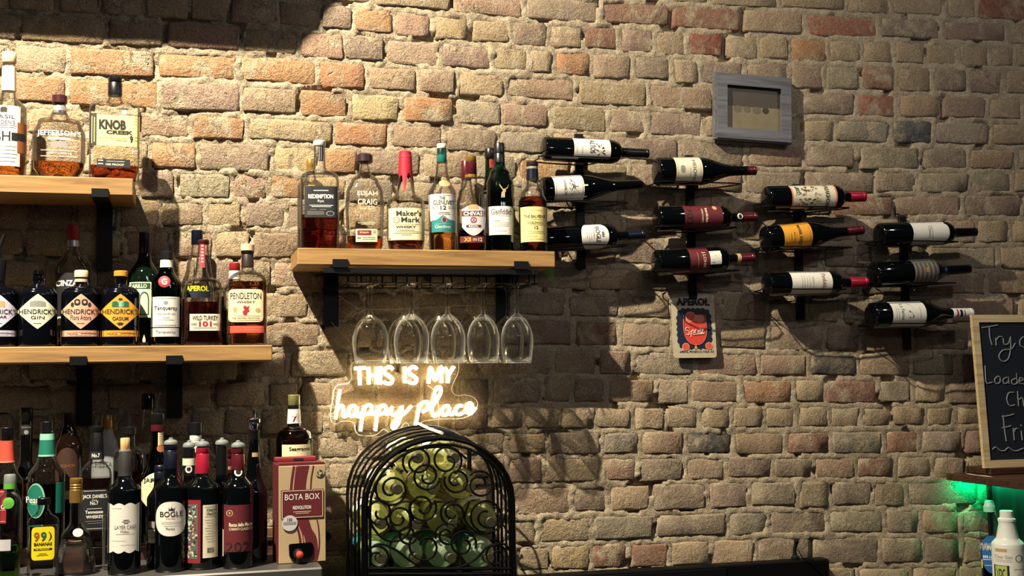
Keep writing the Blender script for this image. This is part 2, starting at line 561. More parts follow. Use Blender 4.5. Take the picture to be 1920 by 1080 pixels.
wd = dirs @ M3.T
tt = DIST / wd[:, 1]
vv = np.array(CAMLOC[:]) + wd * tt[:, None]
vv[:, 1] = dep.ravel()
H_, W_ = shape
idx = np.arange(GX.size).reshape(shape)
fa = np.stack([idx[:-1, :-1].ravel(), idx[1:, :-1].ravel(), idx[1:, 1:].ravel(), idx[:-1, 1:].ravel()], 1)
me = bpy.data.meshes.new('wall_back')
me.vertices.add(len(vv))
me.vertices.foreach_set('co', vv.ravel())
me.loops.add(fa.size)
me.loops.foreach_set('vertex_index', fa.ravel())
me.polygons.add(len(fa))
me.polygons.foreach_set('loop_start', np.arange(0, fa.size, 4))
me.polygons.foreach_set('loop_total', np.full(len(fa), 4))
me.polygons.foreach_set('use_smooth', np.ones(len(fa), bool))
me.update()
me.validate()
me.materials.append(MATS['mortar'])
wall = struct(bpy.data.objects.new('wall_back', me))
wall['label'] = 'old brick wall with uneven courses and crumbly cream mortar'
COL.objects.link(wall)

# bricks
HIDE = [(0, 500, 175, 720), (0, 690, 600, 1080), (660, 830, 960, 1080), (1850, 600, 1920, 880), (1340, 145, 1480, 265), (640, 505, 1000, 690)]
cand = []
for row, i, js in rows:
    for a, b in zip(js[:-1], js[1:]):
        mx = (a + b) / 2
        my = (bed_y(i, mx) + bed_y(i + 1, mx)) / 2
        w = max(0, min(b, 1920) - max(a, 0)) * max(0, min(bed_y(i + 1, mx), 1080) - max(bed_y(i, mx), 0))
        for x0, y0, x1, y1 in HIDE:
            if x0 < mx < x1 and y0 < my < y1:
                w *= 0.2
        cand.append((w, row, i, a, b))
cand.sort(key=lambda c: -c[0])
UF, VF = (0, 0.04, 0.35, 0.68, 0.96, 1), (0, 0.10, 0.90, 1)
def brick_mesh(i, a, b, rr):
    g = 3.9
    ga, gb = g + rr.uniform(-0.8, 2.2), g + rr.uniform(-0.8, 2.2)
    gt, gbm = 3.9 + rr.uniform(-1.4, 2.6), 4.2 + rr.uniform(-1.4, 3.0)
    lean = rr.uniform(-2, 2) - 0.6
    base = rr.uniform(-0.006, 0.0) * (1.0 if a < 900 else 0.65)
    tilt = rr.uniform(-0.003, 0.003)
    nu, nv = len(UF), len(VF)
    vs, fs = [], []
    cut = [rr.uniform(0, 6) * (rr.random() < .7) for _ in range(4)]
    for q, v in enumerate(VF):
        for p, u in enumerate(UF):
            x = a + ga + (b - gb - a - ga) * u
            t, bo = bed_y(i, x) + gt, bed_y(i + 1, x) - gbm
            y = t + (bo - t) * v
            x += lean * (v - 0.5)
            border = p in (0, nu - 1) or q in (0, nv - 1)
            corner = p in (0, nu - 1) and q in (0, nv - 1)
            if corner:
                c = cut[(p > 0) * 2 + (q > 0)]
                x += c * (1 if p == 0 else -1)
                y += c * 0.7 * (1 if q == 0 else -1)
            x += rr.uniform(-1.8, 1.8)
            y += rr.uniform(-1.7, 1.7)
            d = base + tilt * (u - 0.5) + rr.uniform(-0.0024, 0.0024) + (0.0026 if border else 0) + (0.002 if corner else 0)
            w = P(x, y, 0)
            vs.append((w.x, d, w.z))
    for q in range(nv - 1):
        for p in range(nu - 1):
            k = q * nu + p
            fs.append((k, k + nu, k + nu + 1, k + 1))
    ring = [p for p in range(nu)] + [q * nu + nu - 1 for q in range(1, nv)] + [(nv - 1) * nu + p for p in range(nu - 2, -1, -1)] + [q * nu for q in range(nv - 2, 0, -1)]
    k0 = len(vs)
    for r in ring:
        vs.append((vs[r][0], 0.03, vs[r][2]))
    n = len(ring)
    for j in range(n):
        fs.append((ring[j], ring[(j + 1) % n], k0 + (j + 1) % n, k0 + j))
    return vs, fs
rr = random.Random(21)
rest = MB()
for rank, (w, row, i, a, b) in enumerate(cand):
    mx = (a + b) / 2
    vs, fs = brick_mesh(i, a, b, rr)
    if rank >= 296:
        rest.add(vs, fs)
        continue
    code = None
    for (rw, x), c in SPOT.items():
        if rw == row and a < x < b:
            code = c
    if code is None:
        left = max(0.0, min(1.0, 1 - mx / 1300))
        code = rr.choices('ytpgmo', weights=(0.05 + 1.6 * left, 0.8 + 0.6 * left, 1.3, 0.7 - 0.5 * left, 2.3 - 2.0 * left, 0.25 * left + 0.03))[0]
    cx = sum(v[0] for v in vs) / len(vs)
    cz = sum(v[2] for v in vs) / len(vs)
    o = mesh_obj('brick', [(v[0] - cx, v[1], v[2] - cz) for v in vs], fs, 'brick_clay', wall, smooth=True, loc=(cx, 0, cz))
    j = rr.uniform(0.86, 1.14)
    o.color = (*[min(1, c * j * rr.uniform(0.95, 1.05)) for c in PAL[code]], 1)
o = rest.obj('brick_mass', 'brick_clay', wall, smooth=False)
o.data.polygons.foreach_set('use_smooth', [True] * len(o.data.polygons))
o['kind'] = 'stuff'
o.color = (*PAL['t'], 1)

# ------------------------------------------------------------------ materials of the things
wood('oak', '#ad8753', '#7d5d34', 1.0, 'X')
wood('oak_end', '#b98d55', '#8a6437', 1.0, 'Y')
wood('pale_pine', '#dcc79c', '#b39a6c', 1.0, 'X')
wood('grey_wood', '#727277', '#4a4a51', 1.0, 'X')
wood('brown_wood', '#4f3022', '#2c1a13', 1.0, 'X', 0.4)
wood('cork', '#d9bb86', '#b18d58', 1.0, 'Z')
wood('pale_cork', '#e2cbb0', '#c0a184', 1.0, 'Z')
plain('black_iron', '#0e0e11', 0.42, 0.3)
plain('black_wire', '#0b0b0c', 0.28, 0.5)
plain('black_gloss', '#060607', 0.12)
plain('black_top', '#050505', 0.6, spec=0.15)
plain('black_plastic', '#101012', 0.35)
plain('steel', '#777573', 0.4, 0.8, 0.15, 6)
plain('chrome', '#d5d5d8', 0.08, 1.0)
plain('dark_counter', '#0c0c0d', 0.22)
plain('dark_wine_glass', '#040607', 0.05, spec=0.6)
plain('dark_brown_glass', '#150a06', 0.05, spec=0.6)
plain('night_bottle', '#06070d', 0.09, spec=0.6)
plain('green_black_glass', '#07130b', 0.04, spec=0.6)
for nm, hx in dict(paper_white='#dfdcd2', paper_cream='#e6d9ae', paper_ivory='#ddd4bb', paper_yellow='#e8da90', paper_grey='#c3c1c4', paper_lav='#c9c2d6', paper_mint='#d3d8bb',
                   paper_pink='#dba48b', paper_gold='#d69a3a', paper_orange='#dd9a2c', print_black='#16140f', print_dark='#2e261e', print_white='#e9e6dd', print_cream='#e9deba',
                   print_grey='#8c8a84', print_red='#a32a2c', print_green='#1f4a34', ink_navy='#141a33', black_paper='#17181c', paper_teal='#1f7d7c', maroon='#5d1a22', wine_red='#7e1f28',
                   deep_red='#9b1f2b', red_wax='#b0132c', lemon='#e6d20c', kraft='#b39c78', tin_cream='#c9bda2', orange_red='#cf3f33', peach='#e0876a', blue_label='#1d5c9c',
                   lime_print='#a8b866', rooster='#e8e4da', pale_green='#7fb79a', teal_label='#12705e', apple='#5aa83a', tan_print='#b59a6a', bird_grey='#5b5a58', leather='#96592c',
                   coral='#d2503c', silver_print='#a9aba8', forest='#1e5a3e', burg_strip='#8c2b34').items():
    plain(nm, hx, 0.6, 0, 0.06, 120)
for nm, hx, ro, me_ in (('cap_maroon', '#3c1216', 0.4, 0), ('cap_black', '#0c0c0e', 0.35, 0), ('cap_navy', '#0f1526', 0.35, 0.3), ('cap_gold', '#b08c4a', 0.32, 0.7), ('cap_red', '#a01c2a', 0.3, 0.2),
                    ('cap_white', '#d8d6d0', 0.45, 0), ('cap_teal', '#1f6d68', 0.35, 0.1), ('cap_burg', '#571a24', 0.3, 0.3), ('cap_pinkred', '#a8203a', 0.3, 0.3), ('cap_grey', '#6f7472', 0.55, 0),
                    ('cap_darkgrey', '#2f2d2e', 0.5, 0), ('cap_amber', '#d08a2e', 0.5, 0), ('cap_brown', '#2a1a16', 0.45, 0), ('cap_silver', '#b9b9ba', 0.3, 0.6), ('cap_redcap', '#8f1f20', 0.4, 0),
                    ('cap_coral', '#d4513f', 0.5, 0), ('cap_seafoam', '#8fd0b4', 0.5, 0), ('cap_yellowgreen', '#8a8a55', 0.4, 0.3), ('cap_purple', '#2b1620', 0.4, 0), ('cap_olive', '#34321f', 0.5, 0.2), ('white_plastic', '#dfe2dc', 0.4, 0),
                    ('stopper_grey', '#6f7674', 0.6, 0)):
    plain(nm, hx, ro, me_)
thin_glass('glass_clear', (0.97, 0.97, 0.95), (0.50, 0.48, 0.42), 0.8, rim_shine=0.05)
thin_glass('glass_wine', (0.985, 0.985, 0.98), (0.95, 0.95, 0.93), 0.55, rim_shine=0.75, hpow=4.0)
thin_glass('glass_green', (0.05, 0.26, 0.09), (0.015, 0.10, 0.035), 1.3)
m, nt, b, o_ = newmat('glass_frost')
b.inputs['Base Color'].default_value = (0.5, 0.52, 0.53, 1)
b.inputs['Roughness'].default_value = 0.45
tr_ = N(nt, 'ShaderNodeBsdfTransparent')
ms_ = N(nt, 'ShaderNodeMixShader')
ms_.inputs['Fac'].default_value = 0.5
nt.links.new(tr_.outputs[0], ms_.inputs[1])
nt.links.new(b.outputs[0], ms_.inputs[2])
nt.links.new(ms_.outputs[0], o_.inputs['Surface'])
plain('amber_print', '#3d2418', 0.6)
thin_glass('frame_glass', (0.97, 0.97, 0.96), (0.95, 0.95, 0.93), 0.02)
thin_glass('glass_brown', (0.35, 0.16, 0.06), (0.10, 0.04, 0.02), 1.3)
thin_glass('glass_palegreen', (0.98, 0.99, 0.93), (0.62, 0.66, 0.38), 1.2)
thin_glass('glass_aqua', (0.94, 0.98, 0.95), (0.5, 0.66, 0.58), 1.2)
thin_glass('acrylic', (0.97, 0.97, 0.95), (0.9, 0.9, 0.86), 0.6)
liquid('bourbon', (0.62, 0.20, 0.045))
liquid('bourbon_red', (0.42, 0.075, 0.03))
liquid('rye', (0.33, 0.05, 0.03))
liquid('scotch', (0.78, 0.33, 0.09))
liquid('dark_scotch', (0.25, 0.05, 0.02))
liquid('orange_spirit', (0.85, 0.32, 0.10))
liquid('cola_black', (0.02, 0.008, 0.006))
liquid('apple_green', (0.10, 0.30, 0.04))
liquid('clear_spirit', (0.95, 0.95, 0.93))
thin_glass('white_wine', (0.96, 0.97, 0.78), (0.60, 0.63, 0.28), 0.6, rim_shine=0.3, hcol=(0.95, 0.95, 0.62), hmin=0.5)  # pale layer in both wines stands in for light glowing through them
thin_glass('green_wine', (0.90, 0.96, 0.84), (0.42, 0.56, 0.36), 0.6, rim_shine=0.3, hcol=(0.80, 0.90, 0.72), hmin=0.5)
liquid('soap_blue', (0.05, 0.10, 0.35))

# ------------------------------------------------------------------ lettering
_tc = {}
def text_mesh(s, bold=0.0):
    k = (s, bold)
    if k not in _tc:
        cu = bpy.data.curves.new('lettering', 'FONT')
        cu.body = s
        cu.size = 1
        cu.resolution_u = 3
        cu.offset = bold
        cu.fill_mode = 'FRONT'
        ob = bpy.data.objects.new('lettering', cu)
        COL.objects.link(ob)
        me = ob.to_mesh()
        v = np.array([p.co[:2] for p in me.vertices]) if len(me.vertices) else np.zeros((0, 2))
        f = [tuple(p.vertices) for p in me.polygons]
        ob.to_mesh_clear()
        bpy.data.objects.remove(ob)
        bpy.data.curves.remove(cu)
        if len(v):
            lo, hi = v.min(0), v.max(0)
            asp = (hi[0] - lo[0]) / max(1e-6, hi[1] - lo[1])
            v = (v - lo) / np.maximum(hi - lo, 1e-6)
        else:
            asp = 1
        _tc[k] = (v, f, asp)
    return _tc[k]

# ------------------------------------------------------------------ bottles
def profile(spec):
    """spec: (z, r[, flag]); e = rounded shoulder, s = soft bend, c = hollow curve"""
    out = [(spec[0][0], spec[0][1])]
    for a, b in zip(spec[:-1], spec[1:]):
        z0, r0, z1, r1 = a[0], a[1], b[0], b[1]
        fl = b[2] if len(b) > 2 else ''
        if fl:
            for k in range(1, 9):
                t = k / 8
                if fl == 'e':
                    t = math.sin(t * math.pi / 2)
                    r = r1 + (r0 - r1) * math.sqrt(max(0, 1 - t * t))
                elif fl == 'c':
                    r = r0 + (r1 - r0) * math.sin(t * math.pi / 2)
                else:
                    r = r0 + (r1 - r0) * (t * t * (3 - 2 * t))
                out.append((z0 + (z1 - z0) * t, r))
        else:
            out.append((z1, r1))
    return out
OFF = 0.0003
class Shape:
    def __init__(s, prof, ry=1.0, n=2.0):
        s.p = prof
        s.z = np.array([p[0] for p in prof])
        s.r = np.array([p[1] for p in prof])
        s.rb, s.rn = max(s.r), s.r[-1]
        s.ry, s.n = ry, n
    def sect(s, r):
        t = (r - s.rn) / max(1e-6, s.rb - s.rn)
        t = max(0.0, min(1.0, t * 1.25))
        return 1 + (s.ry - 1) * t, 2 + (s.n - 2) * t
    def front(s, u, z):
        r = float(np.interp(z, s.z, s.r))
        q, n = s.sect(r)
        a = min(abs(u) / max(r, 1e-6), 0.992)
        return -r * q * (1 - a ** n) ** (1 / n)
    def mesh(s, prof=None, seg=36, shrink=0.0):
        v, f = [], []
        pr = prof or s.p
        for z, r in pr:
            q, n = s.sect(r)
            r2 = max(r - shrink, 0.0008)
            for k in range(seg):
                a = 2 * math.pi * (k + 0.5) / seg
                c, d = math.cos(a), math.sin(a)
                x = math.copysign(abs(c) ** (2 / n), c) * r2
                y = math.copysign(abs(d) ** (2 / n), d) * max(r * q - shrink, 0.0008)
                v.append((x, y, z))
        m = len(pr)
        for i in range(m - 1):
            for k in range(seg):
                l = (k + 1) % seg
                f.append((i * seg + k, i * seg + l, (i + 1) * seg + l, (i + 1) * seg + k))
        f.append(tuple(range(seg))[::-1])
        f.append(tuple((m - 1) * seg + k for k in range(seg)))
        return v, f
def outline(shape, s):
    """lower and upper edge (0..1) of a label at s in -1..1"""
    a = abs(s)
    if shape == 'diamond':
        e = 0.5 * (1 - a ** 1.12) + 0.02
        return 0.5 - e, 0.5 + e
    if shape == 'circle':
        e = 0.5 * math.sqrt(max(0, 1 - s * s))
        return 0.5 - e, 0.5 + e
    if shape == 'round':
        e = 0.5 * (1 - a ** 2.6) ** (1 / 2.6)
        return 0.5 - e, 0.5 + e
    if shape == 'soft':
        e = 0.5 * (1 - a ** 9) ** (1 / 9) if a < 1 else 0.3
        return 0.5 - max(e, 0.38), 0.5 + max(e, 0.38)
    if shape == 'scallop':
        w = 0.045 * abs(math.sin(s * math.pi * 1.5))
        return 0.05 - w + 0.02, 0.93 + w
    if shape == 'shield':
        return 0.28 * a ** 1.8, 1 - 0.16 * a ** 1.5
    if shape == 'crest':
        return 0.30 * a ** 2, 0.86 + 0.14 * math.cos(s * math.pi / 2) - 0.1 * a ** 3
    if shape == 'wave_top':
        return 0.0, 0.72 + 0.28 * math.exp(-(s * 2.6) ** 2)
    if shape == 'wave_bottom':
        return 0.05 + 0.20 * math.exp(-(s * 2.6) ** 2), 1.0
    if shape == 'arch':
        return 0.0, 0.72 + 0.28 * math.sqrt(max(0, 1 - s * s))
    if shape == 'tri':
        return 0.0, max(0.02, 1 - a)
    return 0.0, 1.0
def sheet(sh, shape, u0, u1, z0, z1, off, nu=18, nv=10):
    v, f = [], []
    for i in range(nu + 1):
        s = -1 + 2 * i / nu
        if shape in ('circle', 'round', 'soft', 'diamond'):
            s = math.sin(s * math.pi / 2)
        lo, hi = outline(shape, s)
        ub = (u0 + u1) / 2 + (u1 - u0) / 2 * s
        for j in range(nv + 1):
            z = z0 + (z1 - z0) * (lo + (hi - lo) * j / nv)
            lim = .985 * float(np.interp(z, sh.z, sh.r))
            u = max(-lim, min(lim, ub))
            v.append((u, sh.front(u, z) - off, z))
    for i in range(nu):
        for j in range(nv):
            a = i * (nv + 1) + j
            f.append((a, a + nv + 1, a + nv + 2, a + 1))
    return v, f
def poly_sheet(sh, pts, off):
    return [(u, sh.front(u, z) - off, z) for u, z in pts], [tuple(range(len(pts)))]

def dress(root, sh, M, glass, liq=None, caps=(), labels=(), seg=36, top_open=None):
    """adds body, drink, caps and labels to a bottle; M turns a pixel into (u, z) on the bottle, M.k metres per pixel"""
    v, f = sh.mesh(seg=seg)
    o = mesh_obj('body', v, f, glass, root, smooth=True)
    autosmooth(o.data, math.radians(50))
    if liq:
        mat, zl = liq
        pr = [(z, r) for z, r in sh.p if 0.006 < z < zl]
        r0 = float(np.interp(0.005, sh.z, sh.r))
        pr = [(0.005, r0 * 0.9)] + pr + [(zl, float(np.interp(zl, sh.z, sh.r)))]
        v, f = sh.mesh(pr, seg=seg, shrink=0.0022)
        mesh_obj('liquid', v, f, mat, root, smooth=True)
        autosmooth(bpy.data.objects[root.children[-1].name].data if False else COL.objects[-1].data, math.radians(50))
    for cp in caps:
        nm, mat, pr = cp[:3]
        mb = MB().lathe([(r, z) for z, r in pr], 24)
        mb.obj(nm, mat, root, smooth=True)
    for L in labels:
        mat, x0, y0, x1, y1 = L[:5]
        opt = L[5] if len(L) > 5 else {}
        (ua, za), (ub, zb) = M(x0, y0), M(x1, y1)
        v, f = sheet(sh, opt.get('shape', 'rect'), min(ua, ub), max(ua, ub), min(za, zb), max(za, zb), opt.get('off', OFF))
        lab = mesh_obj(opt.get('name', 'paper_label'), v, f, mat, root, smooth=True)
        prints = {}
        for S in opt.get('subs', ()):
            sm, a0, b0, a1, b1 = S[:5]
            (ua, za), (ub, zb) = M(a0, b0), M(a1, b1)
            vv_, ff_ = sheet(sh, S[5] if len(S) > 5 else 'rect', min(ua, ub), max(ua, ub), min(za, zb), max(za, zb), opt.get('off', OFF) + 0.0002 + (0.0002 if len(S) > 6 else 0), 12, 5)
            prints.setdefault(sm, MB()).add(vv_, ff_)
        for q in opt.get('polys', ()):
            pm, pts = q
            vv_, ff_ = poly_sheet(sh, [M(*p) for p in pts], opt.get('off', OFF) + 0.0006)
            prints.setdefault(pm, MB()).add(vv_, ff_)
        for T in opt.get('texts', ()):
            s, cx, cy, w = T[:4]
            h = T[4] if len(T) > 4 and T[4] else None
            tm = T[5] if len(T) > 5 else 'print_black'
            bold = T[6] if len(T) > 6 else 0.02
            tv, tf, asp = text_mesh(s, bold)
            if h is None:
                h = w / asp
            uc, zc = M(cx, cy)
            W, Hh = w * M.k, h * M.k
            vv_ = []
            for a, b in tv:
                u, z = uc + (a - 0.5) * W, zc + (b - 0.5) * Hh
                vv_.append((u, sh.front(u, z) - opt.get('off', OFF) - 0.0006, z))
            prints.setdefault(tm, MB()).add(vv_, tf)
        for l in opt.get('lines', ()):
            pos, a, b, th = l[:4]
            lm = l[4] if len(l) > 4 else 'print_dark'
            p0, p1 = (M(a, pos), M(b, pos)) if not M.lying else (M(pos, a), M(pos, b))
            t2 = th * M.k / 2
            vv_, ff_ = sheet(sh, 'rect', min(p0[0], p1[0]), max(p0[0], p1[0]), p0[1] - t2, p0[1] + t2, opt.get('off', OFF) + 0.0004, 8, 1)
            prints.setdefault(lm, MB()).add(vv_, ff_)
        for pm, mb in prints.items():
            mb.obj('lettering' if opt.get('texts') else 'print', pm, lab)
def dotlines(y, x0, x1, n, step, th=1.0, mat='print_dark', inset=2):
    return [(y + i * step, x0 + inset * (i % 3), x1 - inset * ((i + 1) % 3), th, mat) for i in range(n)]

def bottle(name, label, cx, d, zbase, prof, glass, liq=None, caps=(), labels=(), ry=1.0, n=2.0, cat='bottle', group=None, seg=36, turn=0.0):
    """standing bottle traced in pixels: prof = (y or None for the foot, half width[, flag])"""
    c = P(cx, 560, d)
    k = PPM(P(cx, (prof[-1][0] + 760) / 2 if prof[-1][0] else 700, d))
    rot = -math.atan2(c.x, DIST - d) + turn
    root = thing(name, label, cat, (c.x, -d, zbase), (0, 0, rot), group)
    zf = lambda y: P(cx, y, d).z - zbase
    def M(x, y):
        return (x - cx) * k, zf(y)
    M.k, M.lying = k, False
    conv = lambda pr: [((0.0 if p[0] is None else zf(p[0])), p[1] * k) + tuple(p[2:]) for p in pr]
    pr = conv(prof)
    if pr[0][0] == 0.0:
        r0 = pr[0][1]
        pr = [(0.0, r0 * 0.92), (0.003, r0 * 0.985), (0.006, r0)] + pr[1:]
    sh = Shape(profile(pr), ry, n)
    cc = [(c_[0], c_[1], profile(conv(c_[2]))) for c_ in caps]
    lq = None
    if liq:
        lq = (liq[0], zf(liq[1]))
    dress(root, sh, M, glass, lq, cc, labels, seg)
    root['foot_px'] = PIX(Vector((c.x, -d, zbase)))[1]
    del root['foot_px']
    return root, sh, M
def cap(mat, y0, y1, hw, name='cap', hw2=None, bev=1.2):
    h2 = hw if hw2 is None else hw2
    return (name, mat, [(y0, hw * 0.96), (y0 - bev * 0.5, hw), (y1 + bev, h2), (y1, h2 * 0.9)])
def pourer(y0, ytop, hw, lean=3.0, mat='black_plastic'):
    return ('pourer_collar', mat, [(y0, hw * 0.8), (y0 - 2, hw), (y0 - 11, hw), (y0 - 12, hw * 0.6)])
def spout(root, M, cx, y0, ytop, dx, mat='black_plastic'):
    """bent pouring tube on top of a bottle"""
    k = M.k
    z0, z1 = M(cx, y0)[1], M(cx, ytop)[1]
    pts = smooth_path([(0, 0, z0), (0, 0, z0 + (z1 - z0) * 0.35), (dx * k * 0.2, 0, z0 + (z1 - z0) * 0.55), (dx * k, -0.004, z1)], 4)
    MB().tube(pts, [0.0042] * len(pts), 8).obj('pouring_spout', mat, root, smooth=True)

# ------------------------------------------------------------------ floor and counters
def zat(px, py, d):
    return P(px, py, d).z
MB().box(-2.2, 4.4, -4.6, 0.02, -0.05, 0.0).obj('floor', 'brown_wood')
struct(COL.objects[-1])
ZLEDGE = zat(300, 1071, 0.40)
ZBLACK = zat(1200, 1064, 0.02)
# stainless bottle ledge on the left
xr = P(604, 1070, 0.46).x
t = thing('bottle_ledge', 'brushed steel back bar ledge under the bottles beside the boxed wine', 'counter', ((-1.1 + xr) / 2, -0.25, 0))
hw_ = (xr + 1.1) / 2
MB().box(-hw_, hw_, -0.23, 0.225, ZLEDGE - 0.03, ZLEDGE, 0.004).obj('worktop', 'steel', t)
MB().box(-hw_ + 0.01, hw_ - 0.01, -0.21, 0.22, 0.0, ZLEDGE - 0.03).obj('cabinet_body', 'dark_counter', t)
RZ = ZLEDGE + 0.045
t = thing('riser_step', 'low wooden riser step carrying the back row of bottles', 'riser', ((-1.1 + xr) / 2 - 0.02, -0.12, ZLEDGE))
MB().box(-hw_ + 0.03, hw_ - 0.06, -0.085, 0.09, 0.033, 0.045, 0.002).obj('tread', 'brown_wood', t)
MB().box(-hw_ + 0.03, hw_ - 0.06, -0.078, -0.066, 0.0, 0.033).obj('riser_board', 'brown_wood', t)
# black counter right of it
xe = P(962, 1066, 0.02).x
x0_ = xr + 0.004
t = thing('bar_counter', 'long black bar counter along the foot of the brick wall', 'counter', ((x0_ + xe) / 2, -0.31, 0))
hw_ = (xe - x0_) / 2
MB().box(-hw_, hw_, -0.31, 0.285, ZBLACK - 0.035, ZBLACK, 0.006).obj('worktop', 'black_top', t)
MB().box(-hw_ + 0.02, hw_ - 0.02, -0.28, 0.28, 0.0, ZBLACK - 0.035).obj('cabinet_body', 'dark_counter', t)
MB().box(-hw_ + 0.05, hw_ - .05, -0.318, -0.31, ZBLACK - 0.02, ZBLACK + 0.004).obj('edge_strip', 'black_iron', t)
xa2, xe2 = xe + .004, P(1553, 1066, 0.05).x
t = thing('wall_ledge', 'narrow black ledge running along the foot of the brick wall', 'ledge', ((xa2 + xe2) / 2, -0.03, ZBLACK - .06))
hl = (xe2 - xa2) / 2
MB().box(-hl, hl, -.03, .022, 0, .058, .004).obj('ledge_board', 'black_top', t)
MB().box(-hl, hl * .3, -.034, -.0302, .02, .05, .001).obj('edge_strip', 'black_iron', t)

# ------------------------------------------------------------------ shelves
SD = 0.215
def shelf(label, x0, x1, y0, y1, brk):
    """front face traced in pixels: x0..x1, top y0 and bottom y1 at its middle"""
    xm = (max(x0, 0) + x1) / 2
    a, b = P(x0, y0, SD), P(x1, y0, SD)
    zt, zb = P(xm, y0, SD).z, P(xm, y1, SD).z
    c = ((a.x + b.x) / 2, -SD / 2, zb)
    t = thing('wall_shelf', label, 'shelf', c)
    L = (b.x - a.x) / 2
    o = MB().box(-L, L, -SD / 2, SD / 2 - 0.008, 0, zt - zb, 0.0025).obj('board', 'oak', t)
    for bx, hgt in brk:
        X = P(bx, 600, 0).x - c[0]
        w = 0.0205
        mb = MB()
        mb.box(X - w, X + w, SD / 2 - 0.016, SD / 2 - 0.008, -hgt, 0.0)            # upright on the wall
        mb.box(X - w, X + w, -SD / 2 - 0.005, SD / 2 - 0.008, -0.006, -0.0004)      # arm under the board
        mb.box(X - w, X + w, -SD / 2 - 0.006, -SD / 2 - 0.0006, -0.006, 0.016)      # lip at the front
        mb.obj('bracket', 'black_iron', t)
    return zt, zb, t
Z1, _, _s = shelf('short oak wall shelf near the top with three whiskey bottles', -75, 250, 331, 364, ((195, 0.175), (-70, 0.175)))
Z2, _, _s = shelf('long oak wall shelf with four dark diamond-label gin bottles', -90, 511, 648.5, 679, ((160, 0.165), (328, 0.15)))
Z3, Z3B, SHELF3 = shelf('oak wall shelf holding eight whiskey bottles above the stemware rack', 558, 1041, 468, 499, ((620, 0.155), (941, 0.155)))

# ------------------------------------------------------------------ top shelf bottles
DP = 0.155
bottle('whiskey_bottle', 'clear whiskey bottle with cork stopper and leather belt band at far left', 10, DP, Z1,
       [(None, 33), (205, 33), (178, 13, 's'), (168, 12), (100, 11)], 'glass_clear', ('bourbon', 285),
       [cap('pale_cork', 118, 98, 13, 'stopper', bev=2), ('neck_wrap', 'paper_white', [(171, 13.2), (126, 12.2), (125, 11)])],
       [('paper_white', -22, 204, 31, 316, {'texts': [('BASIL', 3, 225, 38, 7, 'print_dark', 0.0), ("HAYDEN'S", 0, 235, 44, 7, 'print_dark', 0.0), ('BH', 0, 261, 28, 18, 'print_black', 0.01)],
         'lines': dotlines(241, -18, 27, 2, 4, .8) + dotlines(280, -18, 27, 5, 7, .8), 'subs': [('print_dark', -4, 207, 8, 217, 'arch')]}),
        ('leather', 26, 234, 42.6, 290, {'name': 'leather_band', 'off': .0012, 'subs': [('print_black', 16, 254, 42.4, 268)]})])
bottle('whiskey_bottle', 'round-shouldered clear whiskey bottle with maroon stopper and white printed lettering', 107, DP, Z1,
       [(None, 34), (318, 44), (300, 47), (255, 47), (228, 38, 's'), (220, 18, 's'), (208, 12), (194, 11)], 'glass_clear', ('bourbon', 306),
       [cap('cap_maroon', 194, 179, 13.5, 'stopper'), ('neck_band', 'cap_silver', [(213, 12.3), (200, 11.8), (199, 11)])],
       [('glass_clear', 80, 244, 134, 282, {'name': 'etched_crest', 'off': .001, 'shape': 'circle', 'texts': [("JEFFERSON'S", 107, 256, 77, 13, 'print_white', .01)],
         'subs': [('print_white', 87, 263, 127, 267, 'soft'), ('print_grey', 92, 270, 122, 281, 'arch')],
         'lines': [(287, 75, 139, .8, 'print_white'), (292, 85, 130, .8, 'print_white'), (298, 75, 139, .8, 'print_white')]})], ry=.62, n=2.6)
bottle('whiskey_bottle', 'flat rectangular whiskey bottle with black wax top and cream label', 212, DP, Z1,
       [(None, 45), (210, 45.5), (196, 41, 'e'), (190, 16, 's'), (186, 12.5), (146, 12)], 'glass_clear', ('bourbon_red', 313),
       [('wax_cap', 'cap_black', [(180, 12.9), (177, 13.2), (157, 13), (155, 11.5), (153, 12.6), (145, 12.6), (144, 11)])],
       [('paper_yellow', 180, 220, 256, 277, {'texts': [('KNOB', 208, 238, 48, 19, 'print_black', .055), ('CREEK', 221, 252, 48, 7.5, 'print_black', .05), ('9', 242, 264, 6, 14, 'print_black', .05),
          ('KENTUCKY STRAIGHT BOURBON', 209, 263, 52, 2.6, 'print_dark', 0)], 'lines': [(267, 215, 234, .8), (225, 245, 253, .7, 'tan_print'), (230, 245, 253, .7, 'tan_print'), (235, 245, 253, .7, 'tan_print'), (260, 247, 254, .7), (266, 247, 254, .7)]}),
        ('print_dark', 167, 218, 180, 278, {'name': 'side_strip', 'subs': [('paper_yellow', 171, 223, 172.2, 273), ('tan_print', 175, 225, 177, 271)]}),
        ('black_paper', 181, 302, 240, 317, {'name': 'proof_label', 'texts': [('100 PROOF', 213, 312, 32, 4, 'print_cream', .01)], 'lines': [(306, 198, 230, .7, 'print_cream'), (305, 183, 192, 1.6, 'print_cream'), (311, 183, 192, 1.6, 'print_cream')]})], ry=.45, n=6)

